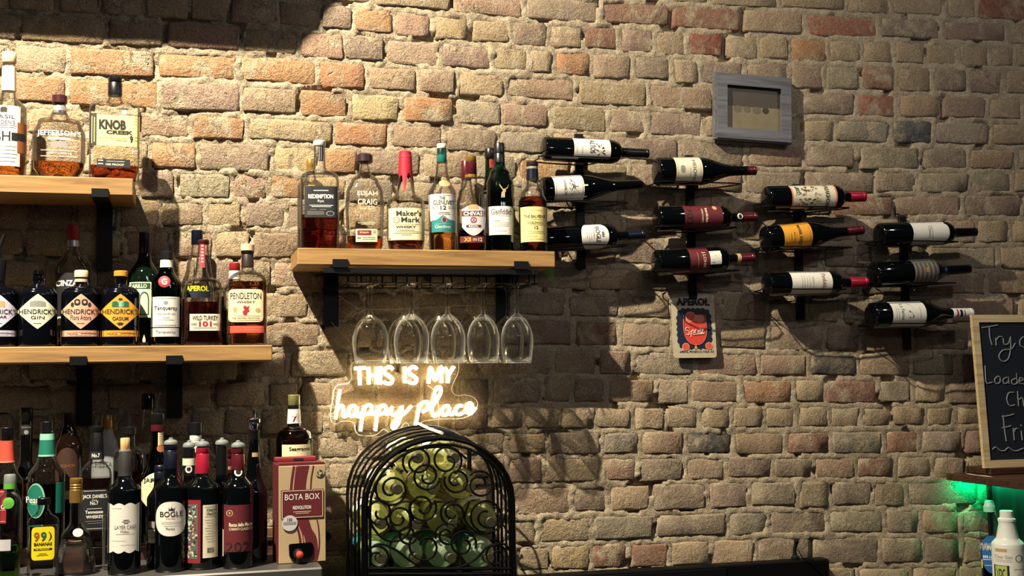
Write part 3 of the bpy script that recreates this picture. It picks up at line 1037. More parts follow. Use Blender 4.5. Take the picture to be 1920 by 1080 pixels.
# ------------------------------------------------------------------ middle-left shelf bottles
DF, DB = 0.163, 0.056
def gin(cx, labelmat, label, capm, texts, stopper, strip=True, subs=()):
    H = [(None, 35), (555, 35.2), (546, 31, 'e'), (538, 14, 'e'), (534, 11, 's'), (527, 10.5)]
    r, s, M = bottle('gin_bottle', label, cx, DF, Z2, H, 'night_bottle', None, stopper,
        [(labelmat, cx - 35, 554.5, cx + 35, 617, {'shape': 'diamond', 'subs': [('print_grey', cx - 33, 585.6, cx + 33, 586.2)] * 0 + list(subs), 'texts': [("HENDRICK'S", cx, 586, 64, 9.5, 'print_dark', .012)] + texts, 'lines': [(608, cx - 7, cx + 7, .8)]})]
        + ([(labelmat, cx - 35, 621, cx + 35, 632, {'name': 'strip_label', 'texts': [('Hendrick', cx - 14, 626.5, 18, 4, 'print_dark', 0)], 'lines': [(626.5, cx, cx + 28, 1.1), (624, cx - 33, cx + 33, .5), (629.8, cx - 33, cx + 33, .5)]})] if strip else []), n=2.3)
    return r, s, M
black_stop = [('stopper', 'black_gloss', [(527, 11), (525, 12), (519, 11.5), (517, 8), (515, 11), (508, 10), (507, 7)])]
r, s, M = gin(-3, 'paper_lav', 'dark gin bottle with lavender diamond label at the shelf end', 'cap_black', [('LUNAR', -3, 596, 30, 5, 'print_dark', .02)], [('collar', 'cap_black', [(527, 11), (512, 12), (498, 13), (488, 13), (486, 8)])],
    subs=[('tan_print', -15, 566, 9, 578, 'arch')])
spout(r, M, -3, 487, 440, 9)
gin(71, 'paper_mint', 'dark gin bottle with pale green diamond label and no strip label', 'cap_black', [('GIN', 71, 597, 24, 6, 'print_dark', .01)], black_stop, strip=False,
    subs=[('print_grey', 57, 566, 85, 577, 'arch')])
pink_stop = [('stopper', 'pale_cork', [(530, 10.5), (529, 12), (524, 12), (523, 10), (521, 10), (520, 12.5), (509, 12.5), (507, 11)]), ('stopper_ring', 'cap_black', [(522.6, 12.2), (520.4, 12.2)])]
gin(152, 'paper_pink', 'dark gin bottle with pink butterfly diamond label', 'pale_cork', [('Flora Adora', 152, 597, 36, 9, 'print_dark', 0)], pink_stop,
    subs=[('print_black', 140, 563, 151, 575, 'round'), ('print_black', 153, 563, 164, 575, 'round'), ('paper_pink', 143, 566, 148, 571, 'round', 1), ('paper_pink', 156, 566, 161, 571, 'round', 1), ('print_dark', 134, 569, 140, 578, 'circle'), ('print_dark', 164, 569, 170, 578, 'circle')])
gin(226, 'paper_orange', 'dark gin bottle with golden diamond label and amber stopper', 'cap_amber', [('OASIUM', 226, 599, 28, 7, 'print_dark', .02)],
    [('stopper', 'cap_amber', [(519, 11.5), (518, 12.5), (509, 12.5), (508, 11)]), ('neck_sleeve', 'black_gloss', [(531, 10.8), (519.5, 11.8)])],
    subs=[('forest', 211, 567, 223, 578, 'arch'), ('forest', 228, 567, 241, 578, 'arch'), ('print_dark', 222, 561, 230, 566, 'circle'), ('pale_green', 220, 568, 232, 577), ('print_dark', 221, 606, 231, 612, 'round')])
bottle('vermouth_bottle', 'clear vermouth bottle with red cap and black label behind the gins', 136, DB, Z2,
       [(None, 31), (505, 31), (470, 13, 's'), (462, 10.5), (424, 10)], 'glass_clear', ('clear_spirit', 520),
       [cap('cap_redcap', 451, 422, 11), ('neck_ring', 'cap_silver', [(463, 11.2), (451.5, 11)])],
       [('black_paper', 105, 514, 166, 626, {'texts': [('CINZANO', 135, 533, 58, 11, 'print_white', .03)], 'polys': [('print_red', [(107, 552), (122, 545), (122, 562), (107, 562)])], 'subs': [('paper_white', 108, 595, 116, 611)]})])
bottle('liqueur_bottle', 'dark green liqueur bottle with black capsule and cream picture label', 271, DB + .02, Z2,
       [(None, 30), (520, 30), (480, 12, 's'), (474, 10.5), (437, 10)], 'green_black_glass', None,
       [cap('cap_black', 476, 436, 10.9, 'capsule')],
       [('paper_mint', 244, 531, 283, 597, {'subs': [('print_green', 246, 533, 281, 544), ('print_green', 262, 549, 279, 592, 'arch'), ('paper_mint', 264, 552, 277, 590, 'arch', 1), ('print_dark', 268, 552, 276, 560, 'circle'), ('print_green', 271, 560, 279, 576, 'round')], 'texts': [('CARILLO', 259, 538.5, 32, 7, 'print_cream', .03)]})])
r, s, M = bottle('gin_bottle', 'green gin bottle with white label, red seal and black pourer', 312, DF, Z2,
       [(None, 27.5), (535, 28), (505, 13, 's'), (500, 11.5), (486, 11)], 'glass_green', None,
       [('neck_label', 'cap_white', [(504, 12.2), (491, 11.6), (488, 11.6)]), ('pourer_collar', 'black_plastic', [(487, 11), (485, 13), (473, 13), (471, 7)])],
       [('paper_white', 285, 558, 336, 614, {'texts': [('Tanqueray', 311, 580, 42, 9.5, 'print_dark', .01), ('LONDON DRY GIN', 311, 590, 34, 2.6, 'print_dark', 0)], 'lines': [(561, 287, 334, 1, 'print_grey'), (597, 305, 318, .8, 'print_grey'), (601, 296, 326, .7, 'print_grey'), (611, 287, 334, 1.4, 'print_grey')], 'subs': [('print_grey', 307, 566, 315, 573, 'crest')]}),
        ('paper_grey', 285, 616, 335, 632, {'name': 'strip_label', 'texts': [('Tanqueray', 311, 624, 36, 6, 'bird_grey', 0)]}),
        ('deep_red', 297, 519, 319, 541, {'name': 'wax_seal', 'shape': 'circle', 'texts': [('G', 308, 530, 10, 12, 'print_cream', .02)]})])
spout(r, M, 312, 472, 437, 4)
# dark inner volume of the green gin bottle
bottle('aperitif_bottle', 'tall-necked clear aperitif bottle with navy cap and yellow lettering', 369, DB, Z2,
       [(None, 31), (545, 31), (500, 19, 's'), (470, 11, 's'), (462, 10), (434, 10)], 'glass_clear', ('orange_spirit', 600),
       [cap('cap_navy', 459, 432, 10.6)],
       [('ink_navy', 346, 538, 394, 560, {'texts': [('APEROL', 370, 543, 42, 10, 'lemon', .03)]}), ('print_red', 343, 562, 349, 640, {'name': 'side_label'})])
bottle('whiskey_bottle', 'square-shouldered bourbon bottle with red neck strip and cream number label', 381, DF, Z2,
       [(None, 36), (640, 36), (628, 33), (545, 34), (528, 30, 'e'), (520, 17, 's'), (470, 10), (457, 9.5)], 'glass_clear', ('rye', 567),
       [cap('cap_maroon', 458, 450, 10.5)],
       [('paper_ivory', 357, 590, 412, 621, {'texts': [('WILD TURKEY', 384.5, 597.5, 46, 8.5, 'print_dark', .015), ('101', 385, 608.5, 23, 10, 'deep_red', .04), ('BOURBON', 365, 609, 10, 5, 'print_dark', 0), ('WHISKEY', 404, 609, 10, 5, 'print_dark', 0)], 'lines': [(616, 364, 404, .7)]}),
        ('burg_strip', 374, 451, 384, 503, {'name': 'neck_strip', 'lines': [(462 + 6 * i, 377, 381, 2.2, 'print_cream') for i in range(6)]})], ry=.8, n=4)
bottle('liquor_bottle', 'bottle with red cap and white neck label behind the cream-label whisky', 440, DB - .01, Z2,
       [(None, 23), (545, 23), (525, 11, 's'), (520, 10), (496, 9.5)], 'glass_clear', None,
       [cap('cap_redcap', 507, 493, 10.2), ('neck_label', 'cap_white', [(524, 11), (508, 10.3)])])
bottle('liquor_bottle', 'small dark brown bottle between the bourbon and the cream-label whisky', 414, DB + .01, Z2,
       [(None, 13), (585, 13), (570, 7, 's'), (560, 6)], 'dark_brown_glass', None, [cap('cap_black', 567, 556, 6.6)])
bottle('whisky_bottle', 'amber whisky bottle with pale stopper, cream label and red strip', 464, DF, Z2,
       [(None, 35.5), (535, 35.5), (516, 28, 'e'), (506, 12, 's'), (500, 11), (476, 10.5)], 'glass_clear', ('bourbon', 529),
       [cap('pale_cork', 471, 458, 13, 'stopper'), ('neck_sleeve', 'cap_brown', [(501, 11.6), (478, 11.2), (476, 10)]), ('stopper_ring', 'cap_black', [(476, 12), (471.3, 12.4)])],
       [('paper_cream', 429, 544, 493, 605, {'shape': 'soft', 'texts': [('PENDLETON', 461, 556.5, 56, 12, 'print_dark', .005), ('WHISKY', 461, 568, 34, 4.5, 'print_dark', .01), ('THE WESTERN TRADITION', 461, 598, 50, 3.4, 'print_dark', 0)],
          'polys': [('deep_red', [(457, 592), (455, 586), (459, 582), (456, 578), (459, 574), (463, 577), (468, 575), (466, 580), (468, 585), (464, 587), (463, 592)])], 'lines': [(594, 434, 488, .6), (602, 434, 488, .6)], 'subs': [('tan_print', 437, 577, 446, 587, 'circle'), ('tan_print', 478, 579, 488, 588, 'circle')]}),
        ('coral', 429, 612, 498, 625, {'name': 'strip_label', 'lines': [(616, 458, 490, 1, 'peach'), (620, 458, 494, .8, 'peach')]})], ry=.75, n=3.2)
# flickering tea light between the gin bottles
c = P(270, 640, 0.185)
t = thing('tea_light', 'small black tea light with flame-shaped bulb between gin bottles', 'candle', (c.x, -0.185, Z2))
MB().lathe([(0.011, 0), (0.0115, 0.001), (0.0115, 0.009), (0.010, 0.010)], 20).obj('holder', 'black_plastic', t, smooth=True)
glow('flame_glow', (1.0, 0.55, 0.15), 3.0)
MB().lathe([(0.001, 0.0095), (0.0032, 0.012), (0.0038, 0.016), (0.0022, 0.022), (0.0004, 0.028)], 12).obj('flame', 'flame_glow', t, smooth=True)

# ------------------------------------------------------------------ middle shelf bottles
bottle('rye_bottle', 'square rye bottle with white cap and black label', 600, DP, Z3,
       [(None, 36), (345, 36), (328, 31, 'e'), (319, 14, 's'), (312, 11), (276, 10.5)], 'glass_clear', ('rye', 405),
       [cap('cap_white', 274, 264, 11.8)],
       [('black_paper', 572, 353, 633, 411, {'texts': [('REDEMPTION', 602, 372, 46, 8, 'print_white', .03), ('Rye', 602, 381, 11, 6, 'print_white', 0)], 'lines': [(361, 589, 616, 1.4, 'print_white'), (388.5, 581, 625, .9, 'print_white'), (391, 585, 621, .9, 'print_white'), (396, 582, 594, .7, 'print_grey'), (396, 600, 612, .7, 'print_grey')] + [(400 + 2.6 * i, 577, 608, .8, 'print_grey') for i in range(3)], 'subs': [('print_grey', 612, 399, 627, 408, 'circle'), ('black_paper', 613.5, 400, 625.5, 407, 'circle', 1)]}),
        ('black_paper', 598, 275, 607, 304, {'name': 'neck_strip', 'subs': [('print_grey', 599.5, 277, 600.5, 302), ('print_grey', 603, 277, 604, 302)]})], ry=.7, n=5)
bottle('whiskey_bottle', 'whiskey bottle with gold screw cap hidden behind the rye bottle', 583, 0.07, Z3,
       [(None, 25), (350, 25), (332, 9, 's'), (326, 7.5), (300, 7)], 'glass_clear', ('bourbon', 430), [('cap', 'cap_gold', [(323, 7.6), (319, 8), (314, 7.6), (312, 8), (301, 8), (299, 7)])])
bottle('bourbon_bottle', 'curved clear bourbon bottle with dark knob stopper and cream printed letters', 685, DP, Z3,
       [(None, 31), (460, 33), (385, 36.5), (358, 34), (338, 25, 's'), (325, 12, 's'), (312, 7.5), (304, 7)], 'glass_clear', ('bourbon', 444),
       [('stopper', 'cap_purple', [(307, 11), (304, 15.5), (292, 15), (289, 12)])],
       [('glass_clear', 664, 355, 708, 395, {'name': 'printed_panel', 'off': .001, 'texts': [('ELIJAH', 690, 367, 37, 11, 'print_cream', .01), ('CRAIG', 690, 382, 36, 11, 'print_cream', .01), ('Small Batch', 690, 394, 28, 4, 'print_cream', 0)], 'lines': [(421, 672, 705, .8, 'print_cream'), (423.5, 678, 700, .8, 'print_cream')]}),
        ('paper_cream', 668, 432, 708, 456, {'subs': [('wine_red', 671, 434.5, 697, 444)], 'texts': [('94', 674, 449, 6, 4, 'print_dark', .02), ('Elijah', 684, 439, 16, 4, 'print_cream', 0)], 'lines': [(448, 680, 704, .7), (451, 680, 704, .7), (436, 700, 705, .7), (439, 700, 705, .7)]})], ry=.7, n=2.6)
r, s, M = bottle('bourbon_bottle', 'bourbon bottle with dripping red wax neck and cream label', 762, DP, Z3,
       [(None, 32), (452, 35), (395, 36), (378, 34, 'e'), (362, 18, 's'), (340, 13.5), (300, 11.5), (286, 10.5)], 'glass_clear', ('bourbon_red', 452), [],
       [('paper_cream', 727, 394, 796, 453, {'texts': [("Maker's", 768, 403.5, 47, 10.5, 'print_dark', .02), ('Mark', 771, 415.5, 35, 10, 'print_dark', .02), ('WHISKY', 762, 429, 38, 4.5, 'print_dark', .03), ('S IV', 745, 416, 9, 5, 'print_dark', 0), ('KENTUCKY STRAIGHT BOURBON', 764, 424, 50, 2, 'print_dark', 0)],
          'lines': [(435, 750, 778, .8), (438, 740, 790, .7), (440.5, 740, 790, .7), (444, 753, 773, .8)], 'subs': [('print_dark', 738, 410, 751, 422, 'circle'), ('paper_cream', 739, 411, 750, 421, 'circle', 1), ('print_dark', 727.6, 402, 728.6, 412)]})], ry=.8, n=2.8)
k = M.k
mb = MB()
wz = lambda y: M(762, y)[1]
nseg = 28
vs, fs = [], []
levels = 6
for j in range(nseg):
    a = 2 * math.pi * j / nseg
    drip = 330 + 34 * max(0, math.sin(a * 3 + 0.4)) ** 3 + 5 * math.sin(a * 7)
    for i in range(levels):
        y = 287 + (drip - 287) * i / (levels - 1)
        rr_ = float(np.interp(wz(y), s.z, s.r)) + 0.0016 * (1 - 0.6 * (i == levels - 1))
        vs.append((math.cos(a) * rr_, math.sin(a) * rr_, wz(y)))
for j in range(nseg):
    for i in range(levels - 1):
        a, b = j * levels + i, ((j + 1) % nseg) * levels + i
        fs.append((a, a + 1, b + 1, b))
mb.add(vs, fs)
mb.lathe([(11.9 * k, wz(300)), (12.4 * k, wz(297)), (12.4 * k, wz(293)), (11.6 * k, wz(292)), (11.8 * k, wz(286)), (10 * k, wz(284))], 28)
mb.obj('wax_seal', 'red_wax', r, smooth=True)
bottle('scotch_bottle', 'clear scotch bottle with white and teal label and teal capsule', 831, DP, Z3,
       [(None, 25.5), (362, 26), (338, 15, 's'), (325, 11.5), (306, 9.5), (279, 9)], 'glass_clear', ('scotch', 437),
       [cap('cap_teal', 305, 279, 9.8, 'capsule', 8.8), cap('paper_cream', 279, 270, 9, 'stopper')],
       [('paper_white', 806, 367, 856, 417, {'texts': [('THE', 831, 375, 11, 6, 'print_dark', .01), ('GLENLIVET', 834, 383, 40, 8.5, 'print_dark', .01), ('12', 833, 393, 11, 8, 'print_dark', .02)], 'lines': [(370, 808, 854, .5), (391, 810, 824, .6), (394, 812, 824, .6), (391, 842, 854, .6), (394, 842, 854, .6), (402, 824, 844, 1), (405, 822, 846, .9)]}),
        ('paper_teal', 811, 407, 854, 438, {'name': 'teal_label', 'off': .0011, 'shape': 'wave_top', 'texts': [('Glenlivet', 832, 428, 30, 6, 'print_white', 0)], 'subs': [('print_grey', 829, 409, 840, 422, 'circle'), ('maroon', 831, 411, 838, 420, 'circle', 1)], 'lines': [(423, 816, 850, .7, 'pale_green')]}),
        ('tan_print', 825, 340, 847, 353, {'name': 'neck_medal', 'shape': 'circle'})])
bottle('scotch_bottle', 'squat scotch bottle with burgundy capsule and silver shield label', 886, DP, Z3,
       [(None, 27), (385, 28), (362, 24, 's'), (342, 12, 's'), (332, 11), (306, 10)], 'glass_clear', ('dark_scotch', 433),
       [cap('cap_burg', 328, 304, 11.2, 'capsule', 10.6), ('capsule_ring', 'cap_gold', [(333.5, 11.6), (328.2, 11.5)]), cap('cap_gold', 304, 293, 10.6, 'cap')],
       [('paper_grey', 868, 386, 911, 444, {'shape': 'shield', 'subs': [('maroon', 868, 398, 911, 408), ('maroon', 876, 424, 904, 429), ('wine_red', 884, 409, 896, 421, 'circle'), ('paper_grey', 886, 411, 894, 419, 'circle', 1), ('tan_print', 880, 386, 899, 395, 'arch')], 'texts': [('CHIVAS', 889, 403, 36, 7.5, 'print_white', .03), ('X', 890, 415, 8, 8, 'wine_red', .03), ('REGAL', 890, 426.5, 18, 3.4, 'print_white', .02)]}),
        ('maroon', 864, 445, 910, 457, {'name': 'age_label', 'texts': [('XII', 878, 451, 13, 8, 'paper_orange', .03), ('12', 902, 451, 7, 7, 'print_cream', .02)], 'lines': [(450, 888, 896, .8, 'print_cream'), (452.5, 888, 896, .8, 'print_cream')]})], ry=.7, n=2.5)
bottle('scotch_bottle', 'scotch bottle with burgundy capsule mostly hidden behind the shield-label bottle', 877, 0.055, Z3,
       [(None, 20), (385, 20), (350, 11, 's'), (340, 9), (306, 8.5)], 'glass_clear', ('dark_scotch', 420), [cap('cap_burg', 338, 302, 9.6, 'capsule')])
bottle('whisky_bottle', 'green whisky bottle with black capsule and red neck label behind its twin', 922, 0.055, Z3,
       [(None, 22), (370, 22), (340, 11, 's'), (325, 9.5), (283, 8.5)], 'glass_green', None, [cap('cap_black', 298, 279, 9.6, 'capsule')],
       [('deep_red', 921, 300, 930, 316, {'name': 'neck_label'}), ('black_paper', 905, 360, 938, 440, {})])
bottle('whisky_bottle', 'green triangular whisky bottle with stag emblem and white label', 940, DP, Z3,
       [(None, 24.5), (345, 25), (325, 19, 's'), (312, 11.5, 's'), (302, 9.5), (272, 9)], 'glass_green', None,
       [('capsule', 'cap_black', [(306, 10.4), (289, 10), (288, 9.2), (287, 10.4), (271, 10.2), (269, 9)])],
       [('paper_white', 917, 390, 964, 443, {'texts': [('Glenfiddich', 943, 400, 40, 11, 'bird_grey', .01)], 'lines': [(408, 925, 960, .6, 'print_grey'), (417, 927, 940, 1.2, 'print_grey'), (421, 922, 960, .7, 'print_grey'), (424, 922, 960, .7, 'print_grey'), (427, 926, 956, .7, 'print_grey'), (436, 932, 952, .7, 'print_grey')]}),
        ('glass_green', 938, 348, 958, 374, {'name': 'stag_emblem', 'polys': [('tan_print', [(945, 372), (943, 366), (946, 361), (944, 358), (949, 358), (952, 361), (949, 366), (949, 373)]), ('tan_print', [(945, 359), (940, 353), (939, 348), (942, 352), (946, 358)]), ('tan_print', [(949, 358), (954, 355), (957, 348), (955, 356), (950, 360)])]})], n=2.6)
bottle('scotch_bottle', 'dark amber scotch bottle with pale yellow label at the shelf end', 1002, DP, Z3,
       [(None, 26), (380, 27), (360, 20, 's'), (348, 12, 's'), (338, 11), (318, 10), (314, 10)], 'glass_clear', ('rye', 371),
       [cap('cap_brown', 313, 303, 11.2, 'stopper'), ('stopper_ring', 'cap_silver', [(317.5, 11), (313.3, 11)]), ('capsule', 'cap_navy', [(337, 11.9), (318, 10.8)])],
       [('paper_yellow', 976, 391, 1028, 456, {'texts': [('THE BALVENIE', 1005, 409, 40, 6, 'print_dark', .01), ('DOUBLEWOOD', 1006, 421, 30, 5, 'print_dark', 0), ('12', 1008, 430, 7, 6, 'print_dark', .02)], 'lines': [(398, 985, 1020, .6, 'tan_print'), (415, 1000, 1024, .6), (425, 992, 1024, .5), (437, 992, 1022, .6), (440, 992, 1022, .6), (446, 990, 1010, .5), (451, 994, 1022, .5)]})])

# ------------------------------------------------------------------ bottles on the steel ledge, front row
F1, F2, F3 = 0.40, 0.315, 0.255
def pump(y, hw):
    """grey vacuum stopper, y = its lower rim"""
    return ('stopper', 'stopper_grey', [(y + 3, hw * .8), (y + .5, hw * .82), (y, hw), (y - 3.5, hw * 1.02), (y - 6.5, hw * .88), (y - 8.5, hw * .55), (y - 9.2, hw * .34), (y - 11.5, hw * .3), (y - 12.5, hw * .18)])
bottle('liqueur_bottle', 'slim clear bottle with grey-green cap and round apple emblem at front left', 24, 0.415, ZLEDGE,
       [(None, 20), (945, 20), (930, 16, 'e'), (922, 10, 's'), (916, 10)], 'glass_clear', ('apple_green', 1022),
       [('cap', 'cap_grey', [(905, 10.8), (891, 10.4), (889, 9)]), ('cap_band', 'apple', [(916, 11), (905.2, 10.9)])],
       [('apple', 12, 931, 32, 952, {'name': 'apple_emblem', 'shape': 'circle'}), ('paper_grey', 7, 1009, 27, 1030, {'name': 'price_sticker'})], ry=.9, n=3)
bottle('liqueur_bottle', 'small flask-shaped bottle with black cap and yellow label', 87, 0.415, ZLEDGE,
       [(None, 27), (982, 28), (972, 25, 'e'), (962, 14, 's'), (955, 10), (946, 9.5)], 'glass_clear', ('clear_spirit', 985),
       [cap('cap_black', 946, 933, 11.5)],
       [('lemon', 67, 986, 107, 1048, {'shape': 'soft', 'texts': [('9', 76, 1004, 10, 17, 'leather', .03), ('9', 88, 1004, 10, 17, 'forest', .03), (')', 99, 1004, 6, 17, 'print_dark', 0), ('BANANAS', 87, 1018, 31, 6, 'print_black', .03), ('99 PROOF', 86, 1028, 24, 2.6, 'lemon', .02)], 'subs': [('print_black', 71, 1026, 103, 1030)], 'lines': [(1036, 80, 93, .8), (1039, 76, 96, .8)]})], ry=.5, n=4)
bottle('schnapps_bottle', 'bell-shaped clear schnapps bottle with tall gold cap', 147, 0.372, ZLEDGE,
       [(None, 35), (1058, 36), (1045, 34), (1005, 26, 's'), (978, 11, 's'), (942, 10)], 'glass_clear', ('clear_spirit', 1008),
       [('cap', 'cap_gold', [(942, 11.6), (918, 11.8), (917, 10.8), (914, 11.8), (912, 10.8), (909, 11.8), (907, 10.8), (904, 11.8), (897, 11.4), (896, 9)])],
       [('print_cream', 142, 989, 160, 1004, {'name': 'gold_seal', 'shape': 'circle'}), ('glass_clear', 122, 1016, 172, 1036, {'name': 'printed_band', 'off': .001, 'texts': [('GOLDSCHLAGER', 148, 1024, 50, 8, 'print_black', .01)], 'lines': [(1030.5, 122, 172, .8, 'print_black')]})], ry=.8, n=2.3)
r, s, M = bottle('wine_bottle', 'dark red wine bottle with cork and scalloped white label', 237, F1, ZLEDGE,
       [(None, 29.5), (920, 30), (893, 13, 's'), (884, 11), (846, 10)], 'dark_wine_glass', None,
       [cap('cork', 844, 821, 8.6, 'cork'), ('capsule', 'cap_darkgrey', [(892, 12.8), (880, 11.6), (848, 11), (846, 10)]), ('capsule_rim', 'cap_silver', [(846.5, 11), (844, 11)])],
       [('paper_white', 208, 938, 266, 1036, {'shape': 'scallop', 'texts': [('LAYER CAKE', 239, 985, 38, 7, 'bird_grey', 0), ('Malbec', 238, 993, 15, 5, 'bird_grey', 0)], 'lines': [(972, 235, 245, 1), (975, 233, 247, 1), (978, 236, 244, 1), (998, 222, 256, .6, 'print_grey'), (950, 214, 232, .7, 'paper_grey'), (1010, 214, 240, .7, 'paper_grey'), (1018, 230, 262, .7, 'paper_grey')]})])
bottle('wine_bottle', 'dark wine bottle with grey stopper, navy capsule and rounded white label', 322, F1, ZLEDGE,
       [(None, 28), (915, 28), (888, 14, 's'), (878, 12.5), (836, 11)], 'dark_wine_glass', None,
       [('capsule', 'cap_navy', [(878, 13.2), (845, 12.4), (844, 11.6), (842, 12.6), (836, 12.2)]), pump(833, 12.5)],
       [('paper_white', 296, 938, 350, 1002, {'shape': 'round', 'texts': [('BOGLE', 324, 961, 41, 10, 'print_dark', .01), ('FAMILY', 325, 969, 22, 3.6, 'tan_print', 0), ('Merlot', 322, 988, 16, 5, 'print_dark', 0)], 'lines': [(976, 306, 344, .6, 'print_grey'), (979, 306, 344, .6, 'print_grey'), (983, 310, 340, .6, 'print_grey'), (954, 318, 330, 1)], 'polys': [('print_dark', [(318, 949), (322, 952), (324, 948), (327, 952), (331, 948), (328, 954), (320, 954)])]})])
_cr = random.Random(5)
CROWD = []
for _q in range(95):
    _x, _y = _cr.uniform(350.5, 369), _cr.uniform(944, 1038)
    CROWD.append((_cr.choice(('paper_ivory', 'paper_ivory', 'print_dark', 'print_dark', 'wine_red', 'pale_green', 'tan_print')), _x, _y, _x + _cr.uniform(2, 4.5), _y + _cr.uniform(2, 5.5), 'round', 1))
r, s, M = bottle('wine_bottle', 'dark wine bottle with bright red capsule and red-bordered picture label', 381, F1 - .02, ZLEDGE,
       [(None, 33), (915, 33), (890, 14, 's'), (884, 12.5), (838, 11)], 'dark_wine_glass', None,
       [('capsule', 'cap_pinkred', [(887, 13.4), (851, 12.2), (850, 11.6), (848, 12.4), (839, 12)]), pump(836, 12.5)],
       [('wine_red', 349, 934, 378, 1051, {'name': 'picture_label', 'subs': [('bird_grey', 350, 942, 373, 1043)] + CROWD}),
        ('paper_ivory', 382, 944, 409, 1042, {'name': 'back_label', 'texts': [('Chianti', 397, 953, 17, 5, 'print_dark', .02), ('Classico', 397, 960, 17, 5, 'print_dark', .02)], 'lines': [(948, 385, 406, .6), (966, 386, 406, .6)] + dotlines(972, 386, 406, 9, 5, .6, 'bird_grey') + [(1024 + i * 1.6, 390, 402, .9) for i in range(6)]})])
bottle('wine_bottle', 'dark wine bottle with burgundy label, rooster seal and grey stopper', 447, F1 + .005, ZLEDGE,
       [(None, 28.5), (915, 28.5), (890, 13.5, 's'), (880, 12), (841, 11)], 'dark_wine_glass', None,
       [('capsule', 'cap_burg', [(880, 12.9), (852, 12), (851, 11.4), (849, 12.2), (841, 11.8)]), pump(838, 12.5)],
       [('maroon', 419, 944, 473, 1031, {'texts': [('Rocca delle Macie', 452, 980.5, 42, 7, 'print_cream', .03), ('CHIANTI CLASSICO', 452, 988.5, 42, 5, 'print_cream', .01), ('202', 447, 1022, 44, 17, 'print_black', .0)], 'subs': [('tan_print', 426, 953, 438, 965, 'circle'), ('maroon', 427.5, 954.5, 436.5, 963.5, 'circle', 1), ('tan_print', 430, 957, 434, 961, 'circle', 1)]}),
        ('rooster', 440, 876, 455, 892, {'name': 'rooster_seal', 'shape': 'circle', 'subs': [('print_black', 443, 879, 452, 889, 'shield')]}),
        ('paper_ivory', 410.5 + 9, 990, 421, 1040, {'name': 'back_label'})])
# boxed wine
bc = P(561, 1070, 0.345)
t = thing('wine_box', 'maroon and kraft boxed wine carton with black spigot', 'carton', (bc.x, -0.345, ZLEDGE + .0008), (0, 0, -math.atan2(bc.x, DIST) + math.radians(9)))
k = PPM(P(561, 970, 0.40))
bw, bd = 44.5 * k, 0.048
bh = P(561, 873, 0.39).z - ZLEDGE
BX = lambda x: (x - 561) * k
BZ = lambda y: P(561, y, 0.40).z - ZLEDGE
MB().box(-bw, bw, -bd, bd, 0, bh, 0.0015).obj('carton_body', 'kraft', t)
MB().box(-bw - .0004, -bw + .0006, -bd + .001, bd - .001, 0.001, bh - .001).obj('side_panel', 'maroon', t)
mb = MB()
mb.prism([(-bw, bh), (bw, bh), (bw - .004, bh + .006), (-bw + .004, bh + .006)], -bd + .001, bd)
mb.obj('top_flap', 'maroon', t)
hb = MB()
hb.box(-bw + .002, bw - .012, .012, .046, bh + .006, bh + .017, .002)
hb.obj('carry_handle', 'wine_red', t)
MB().box(-.012, .012, .010, .0125, bh + .009, bh + .014).obj('handle_slot', 'black_paper', t)
fy = -bd - .0008
def band(xs, ys, w, mat, y=fy):
    mb = MB()
    L = smooth_path([(BX(x), y, BZ(yy)) for x, yy in zip(xs, ys)], 6)
    v, f = [], []
    for i, p in enumerate(L):
        ww = w * k / 2
        v += [(p.x - ww, p.y, max(.001, min(p.z, bh - .001))), (p.x + ww, p.y, max(.001, min(p.z, bh - .001)))]
    for i in range(len(L) - 1):
        f.append((2 * i, 2 * i + 1, 2 * i + 3, 2 * i + 2))
    mb.add(v, f).obj('printed_swoosh', mat, t)
band([563, 557, 556, 566, 576, 578, 568], [874, 905, 945, 990, 1010, 1040, 1072], 22, 'maroon')
band([545, 540, 540, 550, 556, 557], [874, 910, 945, 985, 1010, 1035], 4, 'maroon', fy - .0003)
band([550, 546, 546, 556, 562, 563], [874, 910, 945, 985, 1010, 1035], 1.6, 'wine_red', fy - .0003)
band([582, 577, 578, 590, 592, 582], [874, 905, 945, 985, 1030, 1072], 2.2, 'maroon', fy - .0003)
def flat(mb, x0, y0, x1, y1, y):
    mb.add([(BX(x0), y, BZ(y1)), (BX(x1), y, BZ(y1)), (BX(x1), y, BZ(y0)), (BX(x0), y, BZ(y0))], [(0, 1, 2, 3)])
    return mb
def flat_text(mb, s, cx, cy, w, h, y, bold=.02):
    tv, tf, asp = text_mesh(s, bold)
    h = h or w / asp
    mb.add([(BX(cx) + (a - .5) * w * k, y, BZ(cy) + (b - .5) * h * k) for a, b in tv], tf)
    return mb
def flat_disc(mb, cx, cy, r, y, n=24):
    mb.add([(BX(cx) + math.cos(2 * math.pi * i / n) * r * k, y, BZ(cy) + math.sin(2 * math.pi * i / n) * r * k) for i in range(n)], [tuple(range(n))])
    return mb
pl = flat(MB(), 521, 919, 601, 973, fy - .0012).obj('name_panel', 'maroon', t)
for a in ((522.5, 920.5, 599.5, 921.4), (522.5, 970.6, 599.5, 971.5), (522.5, 920.5, 523.4, 971.5), (598.6, 920.5, 599.5, 971.5), (544, 960, 577, 960.8), (548, 963, 573, 963.8)):
    flat(MB(), *a, fy - .0016).obj('border_line', 'print_cream', pl)
flat_text(MB(), 'BOTA BOX', 560.5, 932.5, 65, 11, fy - .0018, .0).obj('lettering', 'print_white', pl)
flat_text(MB(), 'REDVOLUTION', 560, 952.5, 34, 6.5, fy - .0018, .02).obj('lettering', 'print_white', pl)
bd_ = flat_disc(MB(), 537, 981, 14.5, fy - .002).obj('round_badge', 'paper_grey', t)
flat(MB(), 525, 978.5, 549, 983.5, fy - .0024).obj('badge_band', 'print_grey', bd_)
